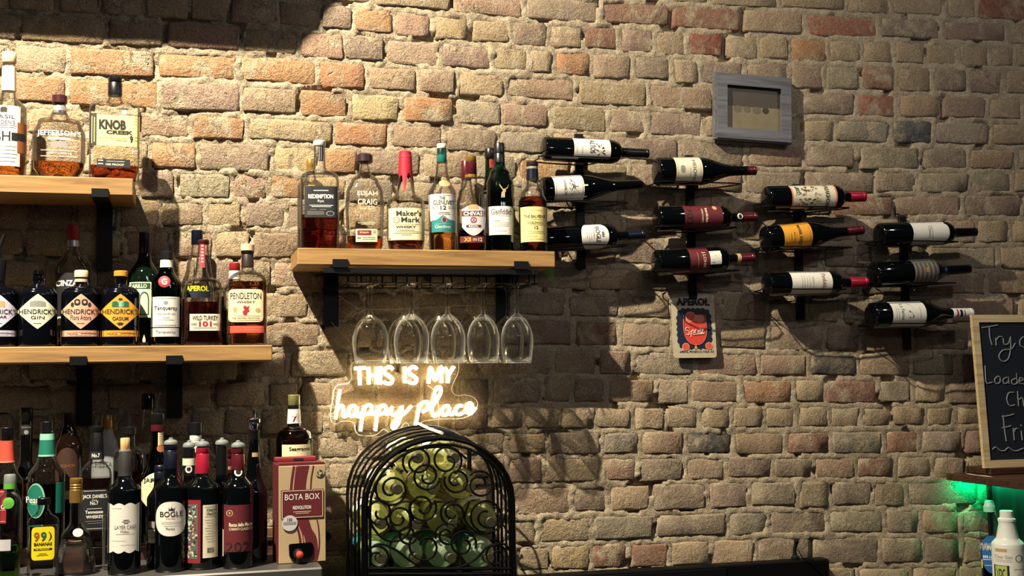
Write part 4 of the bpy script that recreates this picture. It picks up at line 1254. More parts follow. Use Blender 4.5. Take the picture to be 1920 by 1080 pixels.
flat_text(MB(), '150', 537, 974.5, 9, 5.5, fy - .0024).obj('lettering', 'print_dark', bd_)
rc = flat_disc(MB(), 594, 888, 9, fy - .001).obj('recycling_mark', 'print_grey', t)
flat_disc(MB(), 594, 888, 8, fy - .0013).obj('mark_ground', 'kraft', rc)
for q in range(3):
    a0 = q * 2 * math.pi / 3 + .5
    pts = [(BX(594) + math.cos(a) * 4.6 * k, fy - .0016, BZ(888) + math.sin(a) * 4.6 * k) for a in (a0, a0 + .5, a0 + 1.0, a0 + 1.4)]
    MB().tube(pts, 1.1 * k, 6).obj('arrow', 'bird_grey', rc)
tp = MB()
tp.prism([(BX(535), BZ(1022)), (BX(538), BZ(1020)), (BX(576), BZ(1019)), (BX(580), BZ(1022)), (BX(580), BZ(1040)), (BX(572), .002), (BX(545), .002), (BX(536), BZ(1042))], fy - .004, fy)
tp.obj('spigot_plate', 'black_gloss', t)
MB().lathe([(.012, 0), (.012, .018), (.009, .022)], 20).obj('spigot_barrel', 'black_plastic', t, True, (BX(552), fy - .003, BZ(1038)), (math.pi / 2, 0, 0))
MB().lathe([(.0085, 0), (.0085, .006), (.005, .0075), (.0045, .011), (.002, .012)], 20).obj('spigot_button', 'orange_red', t, True, (BX(552), fy - .025, BZ(1038)), (math.pi / 2, 0, 0))
MB().lathe([(.006, 0), (.007, .03)], 14).obj('spout', 'black_plastic', t, True, (BX(552), fy - .012, max(.002, BZ(1066))), (0, 0, 0))

# ------------------------------------------------------------------ middle and back rows on ledge and riser
bottle('wine_bottle', 'dark wine bottle with navy screw cap and barcode label behind the white-label bottle', 303, F2, ZLEDGE,
       [(None, 24), (935, 24), (910, 12, 's'), (900, 11), (874, 10.5)], 'dark_wine_glass', None, [('cap', 'cap_navy', [(897, 11.6), (885, 11.4), (884, 10.8), (882, 11.4), (874, 11), (872, 9.5)])],
       [('paper_white', 282, 990, 294, 1015, {'lines': [(993 + 2 * i, 283, 293, .9, 'print_grey') for i in range(8)]}), ('print_grey', 282, 975, 294, 988, {'name': 'back_label'})])
bottle('wine_bottle', 'dark wine bottle with grey stopper, ivory neck band and rooster seal', 356, F2 - .02, ZLEDGE,
       [(None, 27), (925, 27), (900, 12, 's'), (890, 11), (841, 10)], 'dark_wine_glass', None, [('capsule', 'cap_black', [(892, 11.8), (841, 10.9)]), pump(838, 11.5), ('neck_band', 'paper_ivory', [(872, 12), (859, 11.8)])],
       [('rooster', 349, 872, 362, 886, {'name': 'rooster_seal', 'off': .0012, 'shape': 'circle', 'subs': [('print_black', 352, 875, 359, 883, 'shield')]})])
bottle('wine_bottle', 'dark wine bottle with grey stopper and black neck beside the burgundy capsule', 417, F2, ZLEDGE,
       [(None, 24), (925, 24), (900, 12, 's'), (890, 10.5), (836, 10)], 'dark_wine_glass', None, [('capsule', 'cap_black', [(890, 11.2), (836, 10.4)]), pump(833, 12)])
r, s, M = bottle('liqueur_bottle', 'tall dark bottle with chrome and black pourer beside the boxed wine', 476, F2, ZLEDGE,
       [(None, 25), (930, 25), (890, 14, 's'), (860, 11), (822, 10)], 'dark_wine_glass', None,
       [('pourer_collar', 'cap_black', [(824, 10.5), (813, 10.8), (806, 11.5), (805, 9)]), ('pourer_crown', 'chrome', [(806, 7), (800, 8.5), (794, 9), (792, 12), (786, 12), (783, 8)])],
       [('tan_print', 473, 848, 484, 856, {'name': 'gold_script'})])
spout(r, M, 476, 784, 768, 1)
r, s, M = bottle('spirit_bottle', 'bottle with white screw cap and black pourer behind the red capsule', 368, F3 - .05, RZ,
       [(None, 26), (900, 26), (862, 13, 's'), (850, 11), (818, 10)], 'dark_brown_glass', None,
       [('cap', 'cap_white', [(848, 11.5), (833, 11), (832, 10.2), (828, 11), (827, 10.2), (822, 11), (816, 10.5)]), ('pourer_collar', 'black_plastic', [(816, 9), (812, 12.5), (793, 12.5), (791, 7)])])
spout(r, M, 368, 792, 758, -7)
r, s, M = bottle('whiskey_bottle', 'green whiskey bottle with cream label, red neck ring and black pourer', 297, F3 - .045, RZ,
       [(None, 32), (900, 32), (860, 18, 's'), (835, 11.5), (808, 10.5), (797, 10)], 'glass_green', ('cola_black', 896),
       [('neck_ring', 'cap_burg', [(808, 12), (803, 12.2), (796, 11.6)]), ('pourer_collar', 'black_plastic', [(796, 11), (790, 13), (776, 13), (774, 7)])],
       [('paper_cream', 269, 884, 326, 955, {'shape': 'crest', 'texts': [('JAMESON', 298, 899, 50, 10, 'print_black', .02)], 'polys': [('print_grey', [(270, 920), (284, 908), (292, 914), (272, 936)])]}),
        ('paper_cream', 298, 810, 308, 838, {'name': 'neck_label', 'lines': [(814 + 4 * i, 300, 306, 1, 'tan_print') for i in range(5)]}),
        ('leather', 296, 833, 311, 847, {'name': 'neck_medal', 'off': .0012, 'shape': 'circle'})])
spout(r, M, 297, 775, 738, 5)
bottle('liquor_bottle', 'dark bottle with tall square black cap behind the green whiskey bottle', 279, 0.075, RZ,
       [(None, 25), (840, 25), (800, 14, 's'), (785, 11), (766, 10)], 'glass_clear', ('cola_black', 850), [('cap', 'black_gloss', [(768, 11), (766, 11.5), (740, 11.5), (738, 10.5)])])
r, s, M = bottle('whiskey_bottle', 'square black-label whiskey bottle with black neck wrap and pourer', 184, F3 - .02, RZ,
       [(None, 27), (895, 27.5), (876, 22, 'e'), (862, 13, 's'), (830, 11), (812, 10)], 'glass_clear', ('cola_black', 895),
       [('neck_wrap', 'cap_black', [(861, 14), (848, 12.8), (812, 11), (808, 9)]), ('pourer_collar', 'black_plastic', [(812, 10), (808, 12), (800, 12), (798, 6)])],
       [('black_paper', 159, 915, 204, 992, {'texts': [("JACK DANIEL'S", 182, 929, 42, 9, 'print_white', .015), ('Old', 181, 935.5, 8, 3, 'print_white', 0), ('No.7', 181, 940.5, 14, 7, 'print_white', .01), ('Tennessee', 181, 957, 31, 6, 'print_white', .02), ('WHISKEY', 182, 966, 30, 6, 'print_white', .02)], 'lines': [(918, 162, 201, .7, 'print_white'), (951, 168, 194, .7, 'print_white'), (974, 166, 198, .7, 'print_grey'), (978, 170, 194, .7, 'print_grey'), (988, 162, 201, .7, 'print_white')]}),
        ('black_paper', 172, 846, 195, 860, {'name': 'neck_print', 'off': .0022, 'texts': [('No.7', 183, 853, 14, 7, 'print_white', .02)]})], ry=.9, n=5)
spout(r, M, 184, 800, 773, -6)
bottle('schnapps_bottle', 'clear bottle with green and white neck label and round green label', 92, F3 - .04, RZ,
       [(None, 33), (890, 33), (862, 18, 's'), (853, 14), (812, 11.5), (792, 11)], 'glass_clear', ('cola_black', 905),
       [cap('cap_black', 808, 790, 12), ('neck_label', 'teal_label', [(852, 14.8), (828, 13.4), (824.5, 13.2)]), ('neck_label', 'cap_seafoam', [(824.4, 13.3), (813, 12.6)]), ('neck_ring', 'cap_seafoam', [(855, 15.2), (852, 15)])],
       [('pale_green', 33 + 25, 903, 90, 968, {'name': 'label_rim', 'shape': 'circle'}), ('teal_label', 58.5, 906, 87, 965, {'off': .0011, 'shape': 'circle', 'texts': [('Pearl', 69, 934, 24, 12, 'print_white', .01)], 'lines': [(942, 66, 80, 1.4, 'pale_green')]}),
        ('teal_label', 108, 903, 124, 960, {'name': 'side_label'})])
bottle('schnapps_bottle', 'clear bottle with coral neck label and red label at the far left', 17, F3 - .04, RZ,
       [(None, 30), (905, 30), (876, 17, 's'), (866, 14), (826, 11), (804, 10)], 'glass_clear', ('cola_black', 905),
       [cap('cap_black', 824, 801, 11), ('neck_label', 'cap_coral', [(866, 14.6), (840, 12.6), (826, 12)]), ('neck_ring', 'peach', [(866.6, 15), (863.5, 14.8)])],
       [('deep_red', -10, 915, 18, 978, {'texts': [('Red', 4, 945, 22, 12, 'print_white', .01)], 'lines': [(919, -8, 16, .8, 'print_cream'), (953, -8, 16, .8, 'print_cream'), (974, -8, 16, .8, 'print_cream')]})])
bottle('liqueur_bottle', 'slim black bottle with white print beside the red-label schnapps', 53, 0.135, RZ,
       [(None, 16), (880, 16), (862, 11, 's'), (800, 11), (768, 10.5)], 'black_gloss', None, [cap('cap_black', 790, 764, 11.6)],
       [('black_paper', 43, 796, 63, 815, {'name': 'neck_print', 'texts': [('DE KUYPER', 53, 801, 17, 2.6, 'print_grey', .02)], 'subs': [('print_grey', 49, 806, 57, 814, 'circle')]}),
        ('maroon', 39, 905, 67, 950, {'texts': [('DE KUYPER', 53, 932, 26, 5, 'print_white', .02), ('KUY', 53, 896, 12, 5, 'print_grey', .02)]})])
bottle('liqueur_bottle', 'wide-shouldered dark bottle with brown arched label under the steel-strap shelf', 131, 0.10, RZ,
       [(None, 25), (840, 25), (805, 14, 's'), (798, 10), (778, 10)], 'dark_brown_glass', None, [cap('cap_black', 797, 774, 10.8)],
       [('amber_print', 110, 838, 149, 936, {'shape': 'arch', 'texts': [('LIQUOR', 130, 872, 28, 6, 'leather', 0)], 'subs': [('tan_print', 112, 918, 147, 934)]})])
bottle('vodka_bottle', 'frosted vodka bottle with gold cap between the black-label bottles', 203, 0.062, RZ,
       [(None, 28), (860, 27), (830, 19, 's'), (808, 11, 's'), (800, 10.5)], 'glass_frost', ('clear_spirit', 880),
       [('cap', 'cap_gold', [(805, 11), (802, 11.4), (781, 11.4), (778, 10.5)])], [('glass_frost', 186, 862, 216, 876, {'name': 'printed_name', 'texts': [('FIESTA', 198, 869, 30, 11, 'bird_grey', .01)]})], n=2.5)
r, s, M = bottle('liqueur_bottle', 'round clear bottle with black pourer behind the corked wine bottle', 246, 0.15, RZ,
       [(None, 30), (860, 30), (842, 20, 'e'), (836, 11, 's'), (815, 10)], 'glass_clear', ('bourbon_red', 882), [('pourer_collar', 'black_plastic', [(816, 10), (814, 13), (801, 13), (799, 7)])])
spout(r, M, 246, 800, 764, -8)
r, s, M = bottle('whisky_bottle', 'brown whisky bottle with gold-green cap and white number label behind the boxed wine', 551, 0.16, RZ,
       [(None, 34), (825, 34), (805, 22, 'e'), (797, 12, 's'), (790, 10.5), (762, 10)], 'glass_brown', ('cola_black', 845),
       [cap('cap_yellowgreen', 760, 740, 11.2), ('neck_label', 'cap_white', [(794, 13), (767, 11.4)]), ('neck_ring', 'cap_black', [(766, 11.2), (760.3, 11)])],
       [('paper_white', 546, 775, 559, 793, {'name': 'neck_print', 'off': .0045, 'texts': [('7', 552, 785, 8, 12, 'maroon', .04)]}),
        ('paper_cream', 529, 832, 584, 870, {'texts': [('Seagrams', 561, 841, 38, 9, 'print_black', .02)]})])
bottle('wine_bottle', 'dark wine bottle with ringed burgundy capsule standing behind the rooster seal', 425, F3 - .02, RZ,
       [(None, 25), (925, 25), (898, 12, 's'), (888, 11), (842, 10)], 'dark_wine_glass', None, [('capsule', 'cap_burg', [(886, 12.4), (861, 12), (860, 11.2), (858, 12), (852, 12), (851, 11.2), (849, 12), (841, 11.6), (840, 10)]), ('capsule_band', 'tan_print', [(880, 12.6), (874, 12.5)])])
c = P(206, 1060, 0.33)
k = PPM(c)
t = thing('tumbler', 'ribbed clear tumbler half hidden behind the scalloped-label wine bottle', 'glass', (c.x, -0.325, ZLEDGE))
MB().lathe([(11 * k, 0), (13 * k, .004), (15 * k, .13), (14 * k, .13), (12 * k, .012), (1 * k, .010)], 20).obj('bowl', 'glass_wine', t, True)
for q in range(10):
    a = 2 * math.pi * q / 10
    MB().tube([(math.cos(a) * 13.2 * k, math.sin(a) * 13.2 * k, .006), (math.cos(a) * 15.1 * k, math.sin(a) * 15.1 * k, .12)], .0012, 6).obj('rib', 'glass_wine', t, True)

# ------------------------------------------------------------------ bottle racks on the wall
def wall_rack(label, px, y0, y1, holds):
    c = P(px, y1, 0.006)
    top = P(px, y0, 0.006)
    t = thing('wine_wall_rack', label, 'wine rack', (c.x, -0.008, c.z))
    MB().box(-.0135, .0135, -.006, .004, 0, top.z - c.z, .001).obj('back_strip', 'black_iron', t)
    for (x0, x1, yy, d) in holds:
        a, b = P(x0, yy, d), P(x1, yy, d)
        z = a.z - c.z
        xa, xb = a.x - c.x, b.x - c.x
        f = -(d - .008)
        pts = [(0, -.004, z - .004), (xa, -.03, z - .004), (xa - .004, f * .6, z), (xa, f, z), (xb - .03, f, z + .001), (xb, f * .72, z + .003), (xb - .035, -.03, z + .002), (.012, -.004, z - .004)]
        MB().tube(smooth_path(pts, 3), .0022, 6).obj('wire_cradle', 'black_wire', t, True)
    return t
WD = 0.082
def wine(label, x0, y0, x1, y1, prof, caps, labels, glass='dark_wine_glass', seg=36, d=WD):
    """lying bottle: foot centre (x0, y0), tip (x1, y1); prof = (x, half height[, flag])"""
    a, b = P(x0, y0, d), P(x1, y1, d)
    k = PPM((a + b) / 2)
    L = (b - a).length
    til = math.atan2(a.z - b.z, b.x - a.x)
    root = thing('wine_bottle', label, 'bottle', a, (0, math.pi / 2 + til, 0), 'wine bottles on the wall racks')
    zf = lambda x: (P(x, y0 + (y1 - y0) * (x - x0) / (x1 - x0), d) - a).length * (1 if x >= x0 else -1)
    def M(x, y):
        return (y - (y0 + (y1 - y0) * (x - x0) / (x1 - x0))) * k, zf(x)
    M.k, M.lying = k, True
    conv = lambda pr: [(zf(p[0]), p[1] * k) + tuple(p[2:]) for p in pr]
    sh = Shape(profile(conv(prof)))
    dress(root, sh, M, glass, None, [(n_, m_, profile(conv(p_))) for n_, m_, p_ in caps], labels, seg)
    return root
def bdx(x0, x1, h, body=.62, nk=9.0):
    w = x1 - x0
    return [(x0, h * .82), (x0 + 1.5, h * .95), (x0 + 4, h), (x0 + w * body, h), (x0 + w * (body + .115), nk + 1.5, 'e'), (x0 + w * (body + .15), nk, 's'), (x1, nk - .8)]
def bgy(x0, x1, h, body=.40, nk=9.0):
    w = x1 - x0
    return [(x0, h * .82), (x0 + 1.5, h * .95), (x0 + 4, h), (x0 + w * body, h), (x0 + w * .78, nk + .6, 's'), (x1, nk - .6)]
def foil(x0, x1, h, mat, name='capsule'):
    return (name, mat, [(x0, h * .98), (x0 + .8, h), (x1 - 6, h * .95), (x1 - 5.5, h * .88), (x1 - 4.5, h * .97), (x1, h * .95), (x1 + .6, h * .7)])
wall_rack('black wall wine rack nearest the whiskey shelf with three bottles', 1089, 252, 505, ((1022, 1165, 292, .122), (1020, 1180, 376, .122), (1035, 1180, 458, .122)))
wine('dark wine bottle with white scribble label, topmost bottle nearest the whiskey shelf', 1018, 279, 1215, 288, bdx(1018, 1215, 22.5), [foil(1170, 1215, 9, 'cap_black')],
     [('paper_white', 1070, 257, 1138, 301, {'texts': [('ALTOS', 1104, 278, 26, 10, 'print_black', .01)], 'polys': [('print_black', [(1112, 272), (1118, 279), (1116, 281), (1111, 274)]), ('print_black', [(1120, 274), (1126, 282), (1122, 284), (1119, 277)]), ('print_black', [(1110, 284), (1128, 292), (1127, 294), (1110, 286)]), ('print_black', [(1114, 294), (1126, 285), (1127, 287), (1115, 296)])], 'lines': [(1075, 264, 290, .7, 'print_grey'), (1085, 278, 292, .7, 'print_grey')]})])
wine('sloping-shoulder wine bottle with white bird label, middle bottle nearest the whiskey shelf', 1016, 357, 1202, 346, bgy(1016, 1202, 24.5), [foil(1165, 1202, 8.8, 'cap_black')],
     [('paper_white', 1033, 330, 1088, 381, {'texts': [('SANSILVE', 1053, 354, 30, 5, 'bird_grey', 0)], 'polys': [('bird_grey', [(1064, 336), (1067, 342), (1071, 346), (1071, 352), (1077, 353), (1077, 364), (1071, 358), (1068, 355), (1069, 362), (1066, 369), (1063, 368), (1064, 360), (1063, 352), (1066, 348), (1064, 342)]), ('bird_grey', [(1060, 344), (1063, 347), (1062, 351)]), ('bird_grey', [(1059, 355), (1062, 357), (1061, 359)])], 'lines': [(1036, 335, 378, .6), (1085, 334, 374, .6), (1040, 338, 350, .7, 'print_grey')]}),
      ('paper_white', 1088, 349.5, 1095, 352, {'name': 'painted_glint'})])  # this white patch stands in for a glint on the glass
wine('dark wine bottle with rounded white label, lowest bottle nearest the whiskey shelf', 1012, 450, 1207, 440, bdx(1012, 1207, 24), [foil(1176, 1207, 9.4, 'cap_navy')],
     [('paper_white', 1083, 421, 1134, 469, {'shape': 'round', 'texts': [('BOGLE', 1114, 442, 30, 8.5, 'print_dark', .01), ('FAMILY', 1106, 442, 16, 3, 'print_grey', 0)], 'polys': [('print_dark', [(1122, 436), (1126, 438), (1122, 440), (1127, 441), (1122, 443), (1126, 446), (1121, 446)])], 'lines': [(1101, 432, 452, .6, 'print_grey'), (1097, 430, 454, .6, 'print_grey'), (1093, 434, 450, .6, 'print_grey')]})])
wall_rack('black wall wine rack above the cocktail tin sign with three bottles', 1298, 292, 561, ((1240, 1392, 340, .122), (1240, 1385, 424, .122), (1238, 1390, 506, .122)))
wine('wide wine bottle with cream label, topmost of the three above the tin sign', 1230, 322, 1416, 320, bgy(1230, 1416, 26.5, .43), [foil(1381, 1416, 9.2, 'cap_burg')],
     [('paper_ivory', 1258, 295, 1307, 350, {'texts': [('MEIOMI', 1292, 322, 38, 6.5, 'bird_grey', 0)], 'lines': [(1261, 299, 346, .6, 'print_grey'), (1303, 299, 346, .6, 'print_grey'), (1284, 318, 336, .6, 'print_grey')], 'subs': [('print_grey', 1266, 314, 1275, 328, 'round')]})])
wine('dark wine bottle with burgundy number label, middle of the three above the tin sign', 1230, 410, 1417, 407, bdx(1230, 1417, 23.5), [foil(1391, 1417, 9.2, 'cap_burg')],
     [('maroon', 1275, 386, 1346, 434, {'texts': [('202', 1284, 408, 34, 13, 'print_black', 0), ('Rocca delle Macie', 1316, 406, 27, 5, 'print_cream', .03), ('CHIANTI CLASSICO', 1308, 407, 26, 3.4, 'print_cream', .01)], 'subs': [('tan_print', 1329, 388, 1337, 396, 'circle')]}),
      ('rooster', 1378.5, 401, 1389, 412, {'name': 'rooster_seal', 'off': .0012, 'shape': 'circle', 'subs': [('print_black', 1381, 403, 1387, 410, 'shield')]})])
wine('dark wine bottle with red name label and small white picture, just above the tin sign', 1228, 493, 1413, 483, bdx(1228, 1413, 24), [foil(1387, 1413, 9.2, 'cap_burg'), ('capsule_band', 'tan_print', [(1380, 9.4), (1386.8, 9.4)])],
     [('maroon', 1285, 464, 1321, 514, {'texts': [('J.LOHR', 1311, 489, 30, 7.5, 'print_cream', 0)], 'lines': [(1300, 474, 504, .7, 'tan_print')]}),
      ('paper_white', 1322, 473, 1343, 497, {'name': 'picture_label', 'polys': [('print_grey', [(1326, 476), (1334, 482), (1330, 494), (1325, 494)])]})])
wall_rack('black wall wine rack holding the orange-label bottle', 1500, 346, 600, ((1442, 1595, 386, .122), (1440, 1600, 462, .122), (1442, 1590, 542, .122)))
FRK = []
for _q in range(90):
    _x, _y = _cr.uniform(1478, 1526), _cr.uniform(351, 392)
    FRK.append((_cr.choice(('tan_print', 'tan_print', 'bird_grey', 'print_dark', 'paper_ivory', 'paper_white', 'paper_mint', 'leather')), _x, _y, _x + _cr.uniform(2, 7), _y + _cr.uniform(2, 5), 'round', 1))
wine('wine bottle with busy illustrated label and pink-red capsule above the orange label', 1435, 373, 1621, 369, bdx(1435, 1621, 24, .66), [foil(1592, 1621, 9.8, 'cap_pinkred')],
     [('paper_ivory', 1474, 348, 1558, 397, {'texts': [('FREAKSHOW', 1540, 370, 40, 9, 'print_dark', .02), ('RED', 1486, 362, 14, 8, 'forest', .03)], 'subs': [('peach', 1474, 348, 1477, 397), ('peach', 1555, 348, 1558, 397)] + FRK})])
wine('sloping-shoulder wine bottle with orange label and dull red capsule', 1433, 449, 1617, 431, bgy(1433, 1617, 25, .43), [foil(1582, 1617, 9.4, 'cap_burg')],
     [('paper_orange', 1459, 421, 1511, 473, {'texts': [('MARK WEST', 1489, 444, 40, 6, 'print_dark', .01), ('PINOT NOIR', 1478, 447, 18, 2.6, 'print_dark', 0)], 'lines': [(1507, 425, 468, .6), (1472, 440, 456, .6)]})])
wine('wine bottle with long white label and red script, below the orange label', 1436, 533, 1625, 529, bdx(1436, 1625, 22.5), [foil(1592, 1625, 10, 'cap_pinkred')],
     [('paper_white', 1475, 510, 1550, 555, {'texts': [('Penfolds', 1535, 528, 27, 9, 'deep_red', .0), ('KOONUNGA HILL', 1514, 531, 20, 3, 'print_grey', 0)], 'lines': [(1508, 518, 542, .6, 'print_grey'), (1503, 520, 540, .6, 'print_grey'), (1498, 518, 542, .6, 'print_grey'), (1494, 518, 542, .6, 'print_grey')]})])
wall_rack('black wall wine rack nearest the chalkboard with three bottles', 1700, 407, 656, ((1652, 1800, 451, .122), (1642, 1795, 530, .122), (1640, 1797, 607, .122)))
wine('dark wine bottle with bracket-shaped white label, topmost bottle near the chalkboard', 1647, 441, 1829, 435, bdx(1647, 1829, 22.5, .64), [foil(1798, 1829, 8.6, 'cap_black')],
     [('paper_white', 1700, 417, 1762, 463, {'shape': 'rect', 'texts': [('Chateau', 1731, 437, 22, 6, 'print_grey', 0)], 'subs': [('paper_white', 1755, 422, 1767, 452, 'round'), ('print_grey', 1735, 424, 1736, 450)], 'polys': [('print_black', [(1699, 424), (1699, 449), (1703, 441), (1703, 431)])]})])
wine('dark wine bottle with shiny dark band label, middle bottle near the chalkboard', 1636, 516, 1817, 504, bgy(1636, 1817, 24, .58), [foil(1793, 1817, 8.8, 'cap_burg')],
     [('bird_grey', 1702, 486, 1748, 538, {'texts': [('III', 1725, 508, 8, 5, 'paper_orange', .02)], 'lines': [(1704 + 4 * i, 490, 534, .9, ('tan_print', 'print_dark')[i % 2]) for i in range(11)]}),
      ('blue_label', 1762, 502, 1771, 511, {'name': 'blue_sticker', 'shape': 'diamond'})])
wine('wine bottle with striped white capsule and grey bull label, lowest near the chalkboard', 1632, 592, 1821, 587, bgy(1632, 1821, 24.5, .5), [foil(1783, 1821, 10, 'cap_white')],
     [('paper_white', 1661, 565, 1723, 614, {'texts': [('La Ferme', 1680, 586, 30, 7, 'forest', 0)], 'polys': [('bird_grey', [(1690, 570), (1696, 572), (1700, 577), (1700, 594), (1697, 598), (1697, 588), (1694, 586), (1694, 597), (1691, 597), (1691, 584)])], 'lines': [(1672, 576, 600, .6, 'print_grey'), (1668, 578, 598, .6, 'print_grey'), (1712, 576, 598, .7, 'print_grey')]}),
      ('deep_red', 1789, 579, 1792, 595, {'name': 'capsule_stripe', 'off': .0016}), ('ink_navy', 1795, 579, 1800, 596, {'name': 'capsule_stripe', 'off': .0016}), ('deep_red', 1803, 581, 1805, 594, {'name': 'capsule_stripe', 'off': .0016})])

# ------------------------------------------------------------------ small grey picture frame
fc = P(1409, 205, 0.012)
k = PPM(fc) * 1.02
kx = (P(1419, 205, 0).x - P(1399, 205, 0).x) / 20
t = thing('picture_frame', 'small weathered grey wooden picture frame hung high on the bricks', 'picture frame', (fc.x, -0.016, fc.z), (0, math.radians(1.6), 0))
W2, H2, B2 = 71 * kx, 61.5 * k, 21 * k
def bar(name, pts, y0, y1, mat='grey_wood'):
    return MB().prism(pts, y0, y1).obj(name, mat, t)
for nm, pts in (('frame_rail', [(-W2, H2), (W2, H2), (W2 - B2, H2 - B2), (-W2 + B2, H2 - B2)]), ('frame_rail', [(-W2, -H2), (-W2 + B2, -H2 + B2), (W2 - B2, -H2 + B2), (W2, -H2)]),
                ('frame_stile', [(-W2, -H2), (-W2, H2), (-W2 + B2, H2 - B2), (-W2 + B2, -H2 + B2)]), ('frame_stile', [(W2, -H2), (W2 - B2, -H2 + B2), (W2 - B2, H2 - B2), (W2, H2)])):
    o = bar(nm, pts, -.014, .010)
    cx_ = sum(p[0] for p in pts) / 4
    lip = MB()
    s_ = .955
    lip.prism([(p[0] * .97, p[1] * .97) for p in pts], -.0185, -.014)
    lip.obj('moulding', 'grey_wood', o)
plain('photo_brown', '#4a4034', .4, 0, .1, 30)
plain('photo_sand', '#85795f', .4, 0, .25, 25)
plain('photo_pebble', '#6d6250', .4, 0, .2, 90)
plain('photo_pebble_dark', '#3a3026', .4, 0, .2, 90)
pic = MB().box(-W2 + B2 * .9, W2 - B2 * .9, -.004, .004, -H2 + B2 * .9, H2 - B2 * .9).obj('print', 'photo_brown', t)
MB().add([(-W2 + B2, -.0046, -H2 + B2), (W2 - B2, -.0046, -H2 + B2), (W2 - B2, -.0046, .006), (0, -.0046, .0045), (-W2 + B2, -.0046, .004)], [(0, 1, 2, 3, 4)]).obj('printed_sand', 'photo_sand', pic)
for q, (x, r_) in enumerate(((-28, 7.5), (-10.5, 6.5), (7, 7.5), (24, 6.2))):
    MB().add([(x * kx + math.cos(a * math.pi / 10) * r_ * kx, -.0050 - .0001 * q, -.004 + math.sin(a * math.pi / 10) * r_ * k * .9) for a in range(20)], [tuple(range(20))]).obj('printed_pebble', 'photo_pebble_dark' if q == 3 else 'photo_pebble', pic)
MB().box(-W2 + B2 * .95, W2 - B2 * .95, -.0075, -.0068, -H2 + B2 * .95, H2 - B2 * .95).obj('pane', 'frame_glass', t)

# ------------------------------------------------------------------ cocktail tin sign
sc_ = P(1300, 611, 0.012)
k = PPM(sc_)
kx = (P(1310, 611, 0).x - P(1290, 611, 0).x) / 20
t = thing('tin_sign', 'rusty cream tin sign with an orange cocktail in a wine glass', 'sign', (sc_.x, -0.014, sc_.z), (math.radians(-3), 0, 0))
SX = lambda x: (x - 1300) * kx
SZ = lambda y: (611 - y) * k
m, nt, b, o_ = newmat('rusty_tin')
nz = noise_color(nt, b, hexc('#b9ad93'), .12, 60)
n2_ = N(nt, 'ShaderNodeTexNoise')
n2_.inputs['Scale'].default_value = 130
n2_.inputs['Detail'].default_value = 4
mr = N(nt, 'ShaderNodeMapRange')
mr.inputs['From Min'].default_value = .60
mr.inputs['From Max'].default_value = .66
nt.links.new(n2_.outputs['Fac'], mr.inputs['Value'])
mx_ = N(nt, 'ShaderNodeMix', data_type='RGBA')
mx_.inputs['B'].default_value = (.06, .03, .018, 1)
nt.links.new(b.inputs['Base Color'].links[0].from_socket, mx_.inputs['A'])
nt.links.new(mr.outputs[0], mx_.inputs['Factor'])
nt.links.new(mx_.outputs['Result'], b.inputs['Base Color'])
b.inputs['Roughness'].default_value = .55
def rrect(x0, y0, x1, y1, r, n=5):
    pts = []
    for cx_, cy_, a0 in ((x1 - r, y0 + r, 0), (x0 + r, y0 + r, 90), (x0 + r, y1 - r, 180), (x1 - r, y1 - r, 270)):
        for i in range(n):
            a = math.radians(a0 + 90 * i / (n - 1))
            pts.append((SX(cx_ + math.cos(a) * r), SZ(cy_ - math.sin(a) * r)))
    return pts
MB().prism(rrect(1260, 551, 1340, 671, 5), -.0025, .0).obj('tin_plate', 'rusty_tin', t)
def scal(x0, y0, x1, y1, amp, n):
    pts = []
    for i in range(n * 4):
        a = 2 * math.pi * i / (n * 4)
        c_, s__ = math.cos(a), math.sin(a)
        e = 5.0
        r_ = (abs(c_) ** e + abs(s__) ** e) ** (-1 / e)
        r_ *= 1 + amp * (1 if i % 4 < 2 else -1)
        pts.append((SX((x0 + x1) / 2 + c_ * r_ * (x1 - x0) / 2), SZ((y0 + y1) / 2 - s__ * r_ * (y1 - y0) / 2)))
    return pts
def face(pts, y, mat, name):
    return MB().add([(x, y, z) for x, z in pts], [tuple(range(len(pts)))]).obj(name, mat, t)
face(scal(1268, 578, 1333, 655, .025, 24), -.0030, 'ink_navy', 'printed_ground')
def curve_pts(l):
    return [(SX(x), SZ(y)) for x, y in l]
gl = [(1281, 598), (1280, 615), (1283, 632), (1291, 643), (1302, 646), (1312, 643), (1320, 632), (1322, 615), (1320, 592), (1308, 590), (1300, 597), (1290, 600)]
face([(p.x, p.z) for p in smooth_path([(x, 0, z) for x, z in curve_pts(gl)], 4, True)], -.0034, 'orange_red', 'printed_drink')
face(curve_pts([(1283, 600), (1290, 597), (1300, 590), (1318, 592), (1320, 602), (1310, 606), (1300, 602), (1290, 606)]), -.0037, 'peach', 'printed_ice')
for cx_, cy_, r_ in ((1294, 594, 9.5), (1283, 650, 7), (1326, 649, 7)):
    face([(SX(cx_ + math.cos(a * math.pi / 10) * r_), SZ(cy_ + math.sin(a * math.pi / 10) * r_)) for a in range(20)], -.0040, 'peach', 'printed_orange_slice')
    face([(SX(cx_ + math.cos(a * math.pi / 10) * r_ * .8), SZ(cy_ + math.sin(a * math.pi / 10) * r_ * .8)) for a in range(20)], -.0042, 'coral', 'printed_orange_flesh')
face(curve_pts([(1300, 646), (1303, 646), (1304, 655), (1299, 655)]), -.0036, 'peach', 'printed_stem')
MB().tube(smooth_path([(SX(x), -.0045, SZ(y)) for x, y in ((1281, 592), (1280, 615), (1283, 632), (1291, 644), (1302, 647), (1313, 644), (1321, 632), (1323, 615), (1321, 590))], 4), .0007, 6).obj('printed_glass_rim', 'peach', t)
